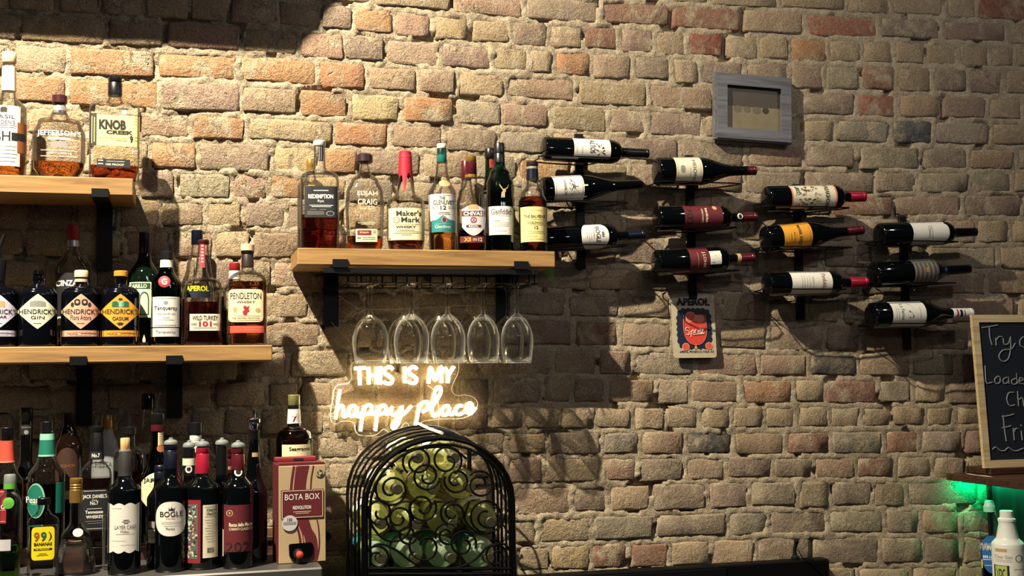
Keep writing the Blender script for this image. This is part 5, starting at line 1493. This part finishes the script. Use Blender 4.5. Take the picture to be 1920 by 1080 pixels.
def sign_text(s, cx_, cy_, w, h, mat, bold, y):
    tv, tf, asp = text_mesh(s, bold)
    MB().add([(SX(cx_) + (a - .5) * w * kx, y, SZ(cy_) + (b_ - .5) * h * k) for a, b_ in tv], tf).obj('lettering', mat, t)
sign_text('APEROL', 1300, 566, 63, 15, 'print_black', .06, -.0032)
sign_text('APEROL, PROSECCO, SODA, ICE', 1303, 660, 64, 4.5, 'print_black', .02, -.0032)
def stroke(pts, r, mat, y, name='lettering', sub=5):
    return MB().tube(smooth_path([(SX(x), y, SZ(yy)) for x, yy in pts], sub), r, 6).obj(name, mat, t, True)
for st in ([(1291, 616), (1286, 614), (1284, 619), (1290, 622), (1289, 628), (1284, 627)], [(1294, 620), (1293, 632)], [(1294, 623), (1298, 619), (1299, 624), (1295, 626)], [(1301, 625), (1302, 619), (1305, 619)], [(1307, 619), (1307, 625)],
           [(1312, 613), (1310, 624), (1312, 625)], [(1308, 617), (1316, 616)], [(1313, 619), (1317, 618), (1313, 625), (1318, 624)], [(1297, 628), (1318, 626)]):
    stroke(st, .0009, 'print_white', -.0048)

# ------------------------------------------------------------------ neon sign
NDP = 0.032
def tp_(x, y):
    return P(480 + x / 4, 540 + y / 4, NDP)
nc = P(760, 745, NDP)
t = thing('neon_sign', 'glowing warm white neon sign reading this is my happy place', 'neon sign', nc)
glow('neon_tube', (1.0, 0.80, 0.46), 11.0)
NEON = {
 'letter_t': [[(738, 604), (778, 602), (822, 598)], [(776, 604), (777, 660), (780, 728)]],
 'letter_h': [[(845, 592), (846, 660), (848, 722)], [(906, 590), (906, 660), (906, 722)], [(846, 655), (906, 655)]],
 'letter_i': [[(936, 588), (934, 660), (932, 724)]],
 'letter_s': [[(1028, 612), (1004, 592), (970, 606), (968, 640), (1000, 660), (1024, 686), (1012, 714), (980, 716), (958, 700)]],
 'letter_i_': [[(1116, 590), (1117, 660), (1117, 714)]],
 'letter_s_': [[(1210, 608), (1184, 590), (1154, 606), (1152, 640), (1182, 660), (1206, 684), (1194, 710), (1164, 712), (1144, 696)]],
 'letter_m': [[(1294, 716), (1302, 650), (1310, 596), (1328, 640), (1346, 690), (1368, 640), (1388, 590), (1392, 650), (1394, 712)]],
 'letter_y': [[(1416, 594), (1446, 652)], [(1486, 588), (1446, 652), (1440, 712)]],
 'script_h': [[(630, 762), (614, 860), (598, 984)], [(604, 930), (630, 886), (652, 886), (658, 920), (654, 958), (672, 964), (696, 936)]],
 'script_a': [[(752, 892), (722, 882), (696, 916), (706, 958), (736, 952), (758, 906)], [(762, 892), (754, 948), (772, 964), (796, 930)]],
 'script_p': [[(812, 882), (796, 980), (784, 1074)], [(802, 948), (822, 892), (856, 876), (870, 904), (850, 938), (816, 950)], [(850, 940), (880, 944), (902, 924)]],
 'script_p_': [[(916, 882), (906, 980), (896, 1072)], [(912, 940), (936, 890), (964, 880), (978, 906), (960, 938), (926, 946)], [(960, 940), (990, 944), (1016, 920)]],
 'script_y': [[(1026, 888), (1010, 932), (1034, 954), (1070, 930), (1096, 886), (1088, 950), (1066, 1020), (1034, 1056), (1022, 1030), (1060, 982), (1120, 934), (1168, 884)]],
 'script_p__': [[(1226, 868), (1212, 960), (1194, 1040)], [(1216, 930), (1240, 872), (1278, 852), (1298, 872), (1284, 908), (1246, 930)]],
 'script_l': [[(1286, 912), (1340, 862), (1384, 792), (1384, 748), (1360, 746), (1336, 800), (1322, 900), (1332, 960), (1358, 954), (1390, 914)]],
 'script_a_': [[(1450, 886), (1418, 886), (1396, 924), (1410, 954), (1440, 938), (1456, 892), (1450, 934), (1470, 950), (1496, 922)]],
 'script_c': [[(1548, 886), (1524, 882), (1498, 914), (1508, 946), (1536, 946), (1570, 926)]],
 'script_e': [[(1572, 926), (1604, 908), (1624, 880), (1604, 862), (1580, 888), (1582, 930), (1612, 942), (1650, 896)]]}
tubes = MB()
for nm, sts in NEON.items():
    mb = MB()
    for st in sts:
        straight = nm.startswith('letter') and len(st) <= 3
        pts = [tp_(x, y) - nc for x, y in st]
        if not straight:
            pts = smooth_path(pts, 4)
        rad = .0050 if nm.startswith('letter') else .0045
        mb.tube(pts, rad, 8)
    mb.obj('neon_letter', 'neon_tube', t, True)
oc = [(740, 556), (714, 590), (720, 670), (690, 718), (622, 726), (590, 762), (576, 850), (560, 950), (572, 1006), (606, 1022), (650, 1000), (734, 1010), (752, 1078), (790, 1108), (900, 1106), (960, 1060), (1010, 1088), (1070, 1072), (1130, 1010), (1170, 1060), (1216, 1064), (1250, 1006), (1340, 990), (1420, 984), (1560, 978), (1636, 934), (1670, 872), (1640, 822), (1576, 802), (1508, 806), (1474, 766), (1484, 716), (1520, 640), (1526, 574), (1490, 546), (1300, 540), (1190, 556), (1000, 546), (850, 544)]
edge_ = [tp_(x, y) - nc for x, y in oc]
ring_ = smooth_path(edge_, 3, True)
MB().prism([(p.x, p.z) for p in ring_], .008, .012).obj('acrylic_panel', 'acrylic', t)
m, nt, b, o_ = newmat('acrylic_edge')
b.inputs['Base Color'].default_value = (.95, .93, .86, 1)
b.inputs['Roughness'].default_value = .25
b.inputs['Subsurface Weight'].default_value = 0.0
MB().tube([p + Vector((0, .010, 0)) for p in ring_], .0012, 6, closed=True).obj('acrylic_rim', 'acrylic_edge', t, True)
plain('cord', '#b8ad93', .6)
def cord(name, pts, rad=.0008, mat='cord', parent=t):
    return MB().tube(smooth_path([Vector(p) - nc for p in pts], 6), rad, 6).obj(name, mat, parent, True)
cord('hanging_cord', [P(634, 554, .03), P(660, 571, .03), P(690, 580, .03), P(800, 577, .03), P(880, 572, .03), P(902, 576, .03)])
cord('hanging_cord', [P(690, 579, .032), P(664, 590, .035), P(657, 606, .035), P(667, 612, .035), P(672, 590, .033), P(690, 579, .032)])
cord('hanging_cord', [P(621, 604, .03), P(662, 648, .035), P(690, 685, NDP)])
cord('hanging_cord', [P(876, 572, .03), P(866, 602, .035), P(850, 640, .04), P(840, 680, NDP)])
cord('power_cord', [P(802, 722, .034), P(815, 735, .03), P(824, 770, .03), P(822, 800, .03), P(826, 830, .03)], .0016, 'cap_white')

# ------------------------------------------------------------------ stemware rack under the middle shelf
rkc = Vector((P(800, 505, 0.11).x, -0.11, Z3B - 0.0065))
t = thing('stemware_rack', 'black wire stemware rack hanging under the whiskey shelf', 'glass rack', rkc)
zr = P(800, 531, 0.2).z - rkc.z
xa, xb = P(606, 505, .2).x - rkc.x, P(1006, 505, .2).x - rkc.x
for yy in (-.092, .088):
    MB().tube([(xa, yy, -.003), (xb, yy, -.003)], .0028, 6).obj('cross_bar', 'black_wire', t)
MB().box(xa, xb, -.02, .0, -.0055, -.003).obj('mount_strip', 'black_iron', t)
MB().box(xa, xb, -.104, -.097, -.0135, -.0005).obj('front_bar', 'black_iron', t)
pit = 68.0
for i in range(6):
    xl, xr_ = 653 + i * pit, 698 + i * pit
    if i == 5:
        xr_ = 1005
    a, b_ = P(xl, 532, .2).x - rkc.x, P(xr_, 532, .2).x - rkc.x
    pts = [(a, -.085, zr + .007), (a, -.098, zr - .004), (a, -.096, zr), (a, .086, zr)]
    mb = MB()
    mb.tube([(a, -.099, zr - .008), (a, -.097, zr), (a, .09, zr), (b_, .09, zr), (b_, -.097, zr), (b_, -.099, zr - .008)] if i < 5 else [(a, -.099, zr - .008), (a, -.097, zr), (a, .09, zr), (b_, .09, zr), (b_, -.097, zr)], .0024, 6)
    mb.tube([(a, -.09, zr), (b_, -.09, zr)], .0024, 6)
    mid = (a + b_) / 2
    for yy in (-.09, .086):
        mb.tube([(mid - .010, yy, -.003), (mid - .010, yy, zr)], .0024, 6)
        mb.tube([(b_ - .004, yy, -.003), (b_ - .004, yy, zr)], .0024, 6)
    mb.obj('rail_loop', 'black_wire', t)
ZR = rkc.z + zr
GP = [(0.0295, 0.0), (0.0300, .0012), (0.012, .004), (.0055, .010), (.0042, .022), (.0040, .062), (.0048, .074), (.0075, .080), (.015, .086), (.027, .097), (.037, .114), (.0425, .136), (.0435, .155), (.0405, .182), (.0365, .207)]
def wineglass(label, px, d, sc=1.0, shape=1.0):
    c = P(px, 536, d)
    root = thing('wine_glass', label, 'wine glass', (c.x, -d, ZR + .0026), (math.pi, 0, 0), 'wine glasses hanging upside down in the rack')
    H = (ZR + .0026 - P(px, 681, d).z) / .207
    k_ = sc * 1.15
    foot = GP[:5]
    seg = 36
    def lath(pr, name):
        v, f = [], []
        for r_, z in pr:
            for q in range(seg):
                a = 2 * math.pi * q / seg
                v.append((r_ * k_ * math.cos(a), r_ * k_ * math.sin(a), z * H))
        for i in range(len(pr) - 1):
            for q in range(seg):
                l = (q + 1) % seg
                f.append((i * seg + q, i * seg + l, (i + 1) * seg + l, (i + 1) * seg + q))
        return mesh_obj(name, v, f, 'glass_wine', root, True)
    lath([(.001, 0.0)] + GP[:5], 'foot')
    lath(GP[4:8], 'stem')
    inner = [(r_ - .0014, z) for r_, z in GP[9:]][::-1]
    bowl = GP[7:9] + GP[9:] + inner + [(.012, .0885), (.001, .0865)]
    lath(bowl, 'bowl')
    return root
for nm, px, d, s_ in (('lone wine glass hanging at the bracket end of the rack', 694, .12, 1.0), ('front wine glass in the second slot from the bracket end', 771, .168, .97), ('rear wine glass in the second slot from the bracket end', 757, .068, .97),
                    ('front wine glass in the middle slot of the rack', 839, .168, .97), ('rear wine glass in the middle slot of the rack', 822, .068, .97), ('front wine glass in the fourth slot of the rack', 905, .168, .92),
                    ('rear wine glass in the fourth slot of the rack', 889, .068, .92), ('front wine glass in the slot nearest the wall bottles', 968, .168, .92), ('rear wine glass in the slot nearest the wall bottles', 951, .068, .92)):
    wineglass(nm, px, d, s_)

# ------------------------------------------------------------------ arched iron wine rack with clear bottles
RF, RB = 0.335, 0.065
rc_ = Vector((P(822, 1060, RF).x, -(RF + RB) / 2, ZBLACK))
t = thing('arched_wine_rack', 'black wrought iron arched wine rack with scrollwork front', 'wine rack', rc_)
def arch_path(xl, xr_, yt, d, ybot=None, shoulder=None):
    cx_ = (xl + xr_) / 2
    a = P(xl, 1000, d).x
    b_ = P(xr_, 1000, d).x
    zt = P(cx_, yt, d).z
    w = (b_ - a) / 2
    zs = zt - w * .86
    pts = [(a, -d, ZBLACK + .004), (a, -d, (ZBLACK + zs) / 2), (a, -d, zs)]
    for i in range(1, 16):
        an = math.pi * i / 16
        pts.append(((a + b_) / 2 - math.cos(an) * w, -d, zs + math.sin(an) * w * .86))
    pts += [(b_, -d, zs), (b_, -d, (ZBLACK + zs) / 2), (b_, -d, ZBLACK + .004)]
    return [Vector(p) - rc_ for p in pts]
hoops = [(686, 963, 822, RF, .0058), (694, 956, 833, RF, .0038), (680, 957, 818, .30, .0034), (673, 949, 813, .245, .0034), (666, 941, 808, .19, .0034), (659, 934, 803, .13, .0034), (652, 926, 799, RB, .0046)]
for a, b_, yt, d, r_ in hoops:
    MB().tube(arch_path(a, b_, yt, d), r_, 8).obj('arch_hoop', 'black_wire', t, True)
def rod(name, pts, r_=.003, mat='black_wire', smooth_=True):
    return MB().tube([Vector(p) - rc_ for p in pts], r_, 8).obj(name, mat, t, smooth_)
for y in (1066, 1076):
    rod('bottom_rail', [P(690, y, RF), P(958, y, RF)], .0045)
for y in (886, 944, 1006, 1066):
    d = .075
    rod('bottle_rest', [P(664 if y > 900 else 690, y + 8, d), P(935 if y > 900 else 905, y + 8, d)], .003)
for px in (733, 880):
    rod('back_upright', [P(px, 840, RB), P(px, 1075, RB)], .0065)
rod('back_crossbar', [P(662, 894, RB), P(915, 894, RB)], .0055)
rod('side_tie', [P(652, 960, RB), P(688, 1010, RF)], .003)
rod('side_tie', [P(926, 960, RB), P(962, 1010, RF)], .003)
MB().tube([P(784, 797, RB) + Vector((0, 0, .005)) - rc_, P(806, 807, .2) + Vector((0, 0, .004)) - rc_, P(829, 818, RF) + Vector((0, 0, .008)) - rc_], .0042, 6).obj('white_strap', 'cap_white', t)
def scroll(cx_, cy_, R, a0, turns, direction=1, d=RF):
    n_ = int(18 * turns) + 2
    pts = []
    for i in range(n_):
        u = i / (n_ - 1)
        a = math.radians(a0) + direction * u * turns * 2 * math.pi
        r_ = R * (1 - .74 * u ** 2.0)
        pts.append(P(cx_ + math.cos(a) * r_, cy_ + math.sin(a) * r_, d))
    return pts
for s_ in ((782, 866, 27, 130, 1.45, 1), (838, 864, 28, 60, 1.4, -1), (735, 918, 31, 250, 1.5, -1), (800, 893, 25, 20, 1.5, 1), (856, 901, 23, 200, 1.4, -1), (900, 908, 25, 220, 1.5, 1),
           (713, 960, 24, 90, 1.3, 1), (748, 972, 24, 190, 1.6, -1), (792, 951, 26, 330, 1.5, 1), (849, 962, 23, 250, 1.6, -1), (913, 968, 31, 100, 1.5, 1), (708, 1046, 23, 150, 1.5, 1),
           (797, 1024, 31, 300, 1.3, -1), (838, 1003, 22, 160, 1.5, 1), (868, 1020, 25, 20, 1.3, -1), (930, 1042, 21, 40, 1.5, -1), (765, 1002, 18, 0, 1.3, 1)):
    rod('scroll', scroll(*s_), .0031)
for pts in ([(690, 1030), (712, 1020), (740, 1030), (770, 1052), (800, 1068)], [(800, 1068), (850, 1066), (890, 1050), (915, 1025), (945, 1020), (955, 1032)], [(692, 970), (700, 990), (722, 1012), (752, 1012), (770, 990), (768, 965)],
            [(770, 940), (768, 960), (780, 980), (800, 978)], [(880, 940), (872, 975), (900, 1000), (935, 990), (952, 955)], [(745, 850), (760, 845), (785, 842), (820, 838), (850, 842), (875, 860)]):
    rod('scroll', smooth_path([P(x, y, RF) for x, y in pts], 5), .0031)

WB = [(0, .030), (.002, .036), (.006, .0435), (.175, .0435), (.208, .033, 's'), (.228, .0155, 's'), (.245, .0132), (.292, .0125), (.300, .0125)]
def rackbottle(label, px, py, liq, glass, capm, full):
    d0, d1 = .095, .27
    c = P(px, py, .245)
    root = thing('white_wine_bottle', label, 'bottle', (c.x, -.035, c.z), (math.pi / 2, 0, 0), 'clear bottles lying in the arched rack')
    sh = Shape(profile(WB))
    def M(x, y):
        return 0, 0
    M.k, M.lying = .001, False
    v, f = sh.mesh(seg=32)
    o = mesh_obj('body', v, f, glass, root, True)
    pr = [(.005, .03)] + [(z, r_) for z, r_ in sh.p if .006 < z < full] + [(full, float(np.interp(full, sh.z, sh.r)))]
    v, f = sh.mesh(pr, seg=32, shrink=.0024)
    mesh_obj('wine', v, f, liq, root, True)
    MB().lathe([(.0137, .268), (.0141, .269), (.0138, .301), (.0120, .3025)], 20).obj('capsule', capm, root, True)
    v, f = [], []
    n_ = 20
    for i in range(n_ + 1):
        a = math.pi * (.5 - .42 + .84 * i / n_)
        for z in (.05, .13):
            v.append((math.cos(a) * (.0442), math.sin(a) * .0442, z))
    for i in range(n_):
        f.append((2 * i, 2 * i + 2, 2 * i + 3, 2 * i + 1))
    mesh_obj('paper_label', v, f, 'paper_white' if liq == 'white_wine' else 'paper_teal', root, True)
RN = [('top row, nearer the boxed wine', 772, 855, 0), ('top row, farther from the boxed wine', 838, 855, 0), ('second row down, nearest the boxed wine', 734, 912, 0), ('second row, middle one', 800, 912, 0), ('second row, far end', 868, 908, 0),
      ('third row down, nearest the boxed wine', 705, 975, 0), ('third row, second from the boxed wine', 770, 975, 0), ('third row, third from the boxed wine', 835, 975, 0), ('third row, far end', 905, 972, 0),
      ('bottom row, nearest the boxed wine', 705, 1038, 1), ('bottom row, second from the boxed wine', 768, 1038, 1), ('bottom row, third from the boxed wine', 833, 1038, 1), ('bottom row, far end', 902, 1038, 1)]
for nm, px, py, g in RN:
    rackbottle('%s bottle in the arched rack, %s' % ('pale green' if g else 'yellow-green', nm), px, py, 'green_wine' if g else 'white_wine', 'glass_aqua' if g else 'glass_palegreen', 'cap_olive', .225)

# ------------------------------------------------------------------ small black lever and cord on the counter
c = P(1492, 1062, .03)
t = thing('wall_hook', 'small black lever with hanging cord against the bricks above the counter', 'hook', (c.x, -.03, ZBLACK))
MB().tube(smooth_path([(0, 0, 0), (-.002, 0, .025), (.001, -.004, .045), (.0, -.012, .058)], 4), [.009, .008, .007, .006, .006, .006, .006, .006, .006, .007, .008, .0085, .008][:13], 10).obj('lever', 'black_plastic', t, True)
MB().lathe([(.013, 0), (.013, .006), (.009, .010)], 16).obj('base', 'black_plastic', t, True)
MB().tube(smooth_path([(.003, -.01, .03), (.008, -.02, .015), (.012, -.03, .003), (.03, -.06, .003)], 4), .0022, 6).obj('cord', 'black_wire', t, True)

c = P(612, 1003, .02)
t = thing('wall_plug', 'small black plug on the bricks beside the boxed wine', 'wall plug', (c.x, .004, c.z), (math.pi / 2, 0, 0))
MB().lathe([(.016, 0), (.016, .006), (.007, .009), (.006, .02), (.013, .024), (.015, .032), (.011, .038)], 20).obj('plug_body', 'black_plastic', t, True)

# ------------------------------------------------------------------ corner shelf with chalkboard on the right
sx = P(1770, 893, 0).x
zt_, zb_ = P(1775, 887, .01).z, P(1775, 900, .01).z
xe_ = sx + 1.1
t = thing('corner_shelf', 'dark brown plank shelf under the chalkboard with green light below', 'shelf', ((sx + xe_) / 2, -.2, zb_))
L = (xe_ - sx) / 2
MB().box(-L, L, -.19, .188, 0, zt_ - zb_, .002).obj('plank', 'brown_wood', t)
bx_ = P(1842, 880, .1).x
mb = MB().box(bx_ - (sx + xe_) / 2, L, .06, .185, zt_ - zb_ + .0003, P(1842, 878, .12).z - zb_, .002)
mb.obj('back_ledge', 'brown_wood', t)
ZLG = P(1842, 878, .12).z
glow('green_led', (0.0, 1.0, 0.36), 85.0)
MB().box(-L + .035, L, .160, .170, -.005, -.0005).obj('led_strip', 'green_led', t)
c = P(1843, 893, .2)
t = thing('paper_scrap', 'torn strip of white paper lying on the dark shelf edge', 'paper', (sx + .026, -.145, zt_ + .0012), (0, 0, math.radians(88)))
MB().add([(-.06, -.008, 0), (-.02, -.010, .001), (.02, -.006, .0), (.065, -.009, .001), (.06, .008, .0015), (.022, .006, .0005), (.0, .011, .001), (-.03, .006, .0005), (-.055, .010, .001)], [(0, 1, 7, 8), (1, 2, 5, 6, 7), (2, 3, 4, 5)]).obj('sheet', 'print_white', t)
# chalkboard
BDp = 0.13
c0 = P(1844, 876, BDp)
c1 = P(1820, 591, BDp)
kx = (P(1890, 740, BDp).x - P(1870, 740, BDp).x) / 20
Hb = c1.z - ZLG
lean = math.atan2(c0.x - c1.x, Hb)
t = thing('chalkboard', 'wood-framed chalkboard with white chalk handwriting standing on the shelf', 'chalkboard', (c0.x, -BDp, ZLG + .001), (0, 0, 0))
Wb = .46
fw = 12 * kx
sk = -(c0.x - c1.x)
def sp(x, z):
    return (x + sk * z / Hb, z)
plain('slate', '#0b1422', .75, 0, .35, 9)
def cham(name, pts):
    return MB().prism([sp(*p) for p in pts], -.006, .006).obj(name, 'pale_pine', t)
cham('frame_stile', [(0, 0), (fw, fw), (fw, Hb - fw), (0, Hb)])
cham('frame_rail', [(0, 0), (Wb, 0), (Wb - fw, fw), (fw, fw)])
cham('frame_rail', [(0, Hb), (fw, Hb - fw), (Wb - fw, Hb - fw), (Wb, Hb)])
cham('frame_stile', [(Wb, 0), (Wb, Hb), (Wb - fw, Hb - fw), (Wb - fw, fw)])
MB().prism([sp(*p) for p in ((fw * .8, fw * .8), (Wb - fw * .8, fw * .8), (Wb - fw * .8, Hb - fw * .8), (fw * .8, Hb - fw * .8))], -.002, .003).obj('slate_panel', 'slate', t)
plain('chalk', '#83888a', .9, 0, .4, 400)
def chalk(pts, rad=.0019):
    """pixel strokes on the board"""
    out = []
    for x, y in pts:
        p = P(x, y, BDp + .006)
        out.append((p.x - c0.x, -.0030, p.z - ZLG))
    return MB().tube(smooth_path(out, 5), rad, 6).obj('chalk_stroke', 'chalk', t, True)
for st in ([(1842, 615), (1856, 613), (1872, 610)], [(1856, 614), (1857, 632), (1861, 647)], [(1868, 634), (1869, 646), (1868, 648)], [(1869, 638), (1874, 632), (1880, 632)], [(1882, 634), (1884, 646), (1892, 644), (1896, 632)], [(1896, 632), (1896, 655), (1891, 674), (1880, 678), (1874, 668), (1882, 657), (1897, 655), (1905, 644)],
           [(1920, 632), (1914, 638), (1914, 648), (1921, 652)],
           [(1848, 686), (1849, 705), (1851, 719), (1862, 717)], [(1872, 706), (1866, 712), (1869, 720), (1876, 717), (1876, 708), (1872, 706)], [(1889, 708), (1882, 712), (1884, 720), (1892, 716), (1892, 707), (1893, 720)], [(1906, 710), (1898, 714), (1900, 721), (1908, 718), (1907, 700), (1909, 720)], [(1912, 716), (1920, 712), (1914, 709), (1912, 718), (1921, 721)],
           [(1902, 736), (1892, 738), (1889, 750), (1894, 761), (1904, 760)], [(1909, 734), (1911, 762)], [(1911, 750), (1918, 747), (1921, 762)],
           [(1882, 779), (1884, 800), (1888, 828)], [(1880, 782), (1892, 780), (1902, 777)], [(1880, 803), (1890, 801), (1897, 799)], [(1901, 803), (1903, 826)], [(1902, 811), (1906, 804), (1910, 805)], [(1916, 808), (1918, 826)], [(1915, 797), (1916, 800)],
           [(1862, 843), (1868, 839), (1876, 845), (1884, 846), (1892, 840), (1900, 845), (1908, 846), (1920, 841)]):
    chalk(st)

# ------------------------------------------------------------------ soap bottles and steel panel at the lower right
ZS = ZBLACK - .19
xs0, xs1 = P(1790, 1070, .05).x, P(1790, 1070, .05).x + .9
t = thing('sink_counter', 'steel sink counter below the soap bottles', 'counter', ((xs0 + xs1) / 2, -.24, 0))
MB().box(-.45, .45, -.23, .22, ZS - .03, ZS, .003).obj('worktop', 'steel', t)
MB().box(-.44, .44, -.21, .21, 0, ZS - .03).obj('cabinet_body', 'dark_counter', t)
px0 = P(1862, 960, .03).x
t = thing('steel_splash_panel', 'corrugated steel splash panel behind the soap bottles', 'panel', (px0, -.022, ZS))
ph = zb_ - .012 - ZS
mb = MB()
nn = 60
v, f = [], []
for i in range(nn + 1):
    x = .6 * i / nn
    y = -.004 * math.sin(i * math.pi / 3)
    v += [(x, y, 0), (x, y, ph)]
for i in range(nn):
    f.append((2 * i, 2 * i + 2, 2 * i + 3, 2 * i + 1))
mb.add(v, f).obj('corrugated_sheet', 'steel', t, True)
MB().box(-.012, .0, -.008, .004, 0, ph).obj('edge_trim', 'black_iron', t)
bottle('dish_soap_bottle', 'clear blue dish soap bottle with pale green flip cap', 1838, .13, ZS,
       [(None, 18), (1020, 19), (985, 19), (970, 14, 's'), (960, 10.5), (958, 10)], 'glass_clear', ('soap_blue', 1052),
       [('flip_cap', 'cap_seafoam', [(960, 10.5), (950, 10.6), (948, 9), (941, 8), (939, 6)])],
       [('blue_label', 1820, 1004, 1856, 1075, {'shape': 'crest', 'texts': [('DAWN', 1832, 1025, 26, 13, 'print_white', .06), ('DAWN', 1832, 1025, 25, 12, 'ink_navy', .0), ('50% LESS', 1834, 1044, 22, 5, 'print_white', .03)], 'lines': [(1049, 1823, 1850, 1.2, 'print_white'), (1060, 1826, 1846, .8, 'print_white')], 'subs': [('lemon', 1820, 1050, 1822, 1066)]})], ry=.6, n=3)
bottle('cleaner_bottle', 'white plastic cleaner bottle with ribbed neck and black-green label', 1869, .225, ZS,
       [(None, 29), (1021, 29), (1008, 20, 's'), (985, 15), (980, 15), (977, 15.5), (974, 13), (971, 12), (968, 11.5)], 'white_plastic', None,
       [('neck_flange', 'white_plastic', [(980, 14), (978, 16), (974, 16), (971, 12.5)]), cap('white_plastic', 971, 958, 12)],
       [('paper_white', 1841, 1026, 1898, 1085, {'texts': [('Clear Glass', 1861, 1042, 30, 6, 'print_grey', 0), ('TDC', 1855, 1073, 15, 16, 'print_black', .03)], 'subs': [('tan_print', 1847, 1027, 1867, 1033), ('print_black', 1844, 1058, 1870, 1085), ('lime_print', 1846, 1059, 1866, 1084, 'rect', 1), ('forest', 1881, 1038, 1893, 1052, 'circle'), ('paper_white', 1882.5, 1039.5, 1891.5, 1050.5, 'circle', 1)], 'lines': [(1048, 1848, 1874, .7, 'print_grey'), (1051, 1848, 1874, .7, 'print_grey'), (1065, 1878, 1894, 1, 'print_grey')], 'polys': [('print_grey', [(1878, 1066), (1894, 1066), (1886, 1076)])]})])
r, s, M = bottle('hand_soap_bottle', 'clear hand soap bottle with white pump and black oval label', 1911, .185, ZS,
       [(None, 22), (1045, 22), (1030, 14, 's'), (1022, 9.5), (1018, 9)], 'glass_clear', ('clear_spirit', 1050),
       [('pump_collar', 'white_plastic', [(1022, 11), (1008, 10.5), (1006, 7), (1003, 6), (985, 5)]), ('pump_head', 'white_plastic', [(990, 5), (986, 9), (981, 9), (980, 6)])],
       [('black_paper', 1895, 1041, 1920, 1090, {'shape': 'round', 'texts': [('HAND', 1908, 1068, 20, 8, 'print_white', .02), ('SOAP', 1908, 1079, 20, 8, 'print_white', .02)], 'lines': [(1055, 1900, 1915, 1.5, 'print_grey')]})])
M_ = M

# ------------------------------------------------------------------ added unseen panel above the frame, shaped to shade the top courses
def toward(px, py, d):
    w = P(px, py, 0)
    return w + (KEY - w) * (d / 1.6)
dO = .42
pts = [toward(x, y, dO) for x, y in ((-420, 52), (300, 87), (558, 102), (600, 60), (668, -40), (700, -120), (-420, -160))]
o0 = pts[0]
t = thing('shadow_caster', 'added black panel out of view that shades the top of the brick wall', 'shadow_caster', o0)
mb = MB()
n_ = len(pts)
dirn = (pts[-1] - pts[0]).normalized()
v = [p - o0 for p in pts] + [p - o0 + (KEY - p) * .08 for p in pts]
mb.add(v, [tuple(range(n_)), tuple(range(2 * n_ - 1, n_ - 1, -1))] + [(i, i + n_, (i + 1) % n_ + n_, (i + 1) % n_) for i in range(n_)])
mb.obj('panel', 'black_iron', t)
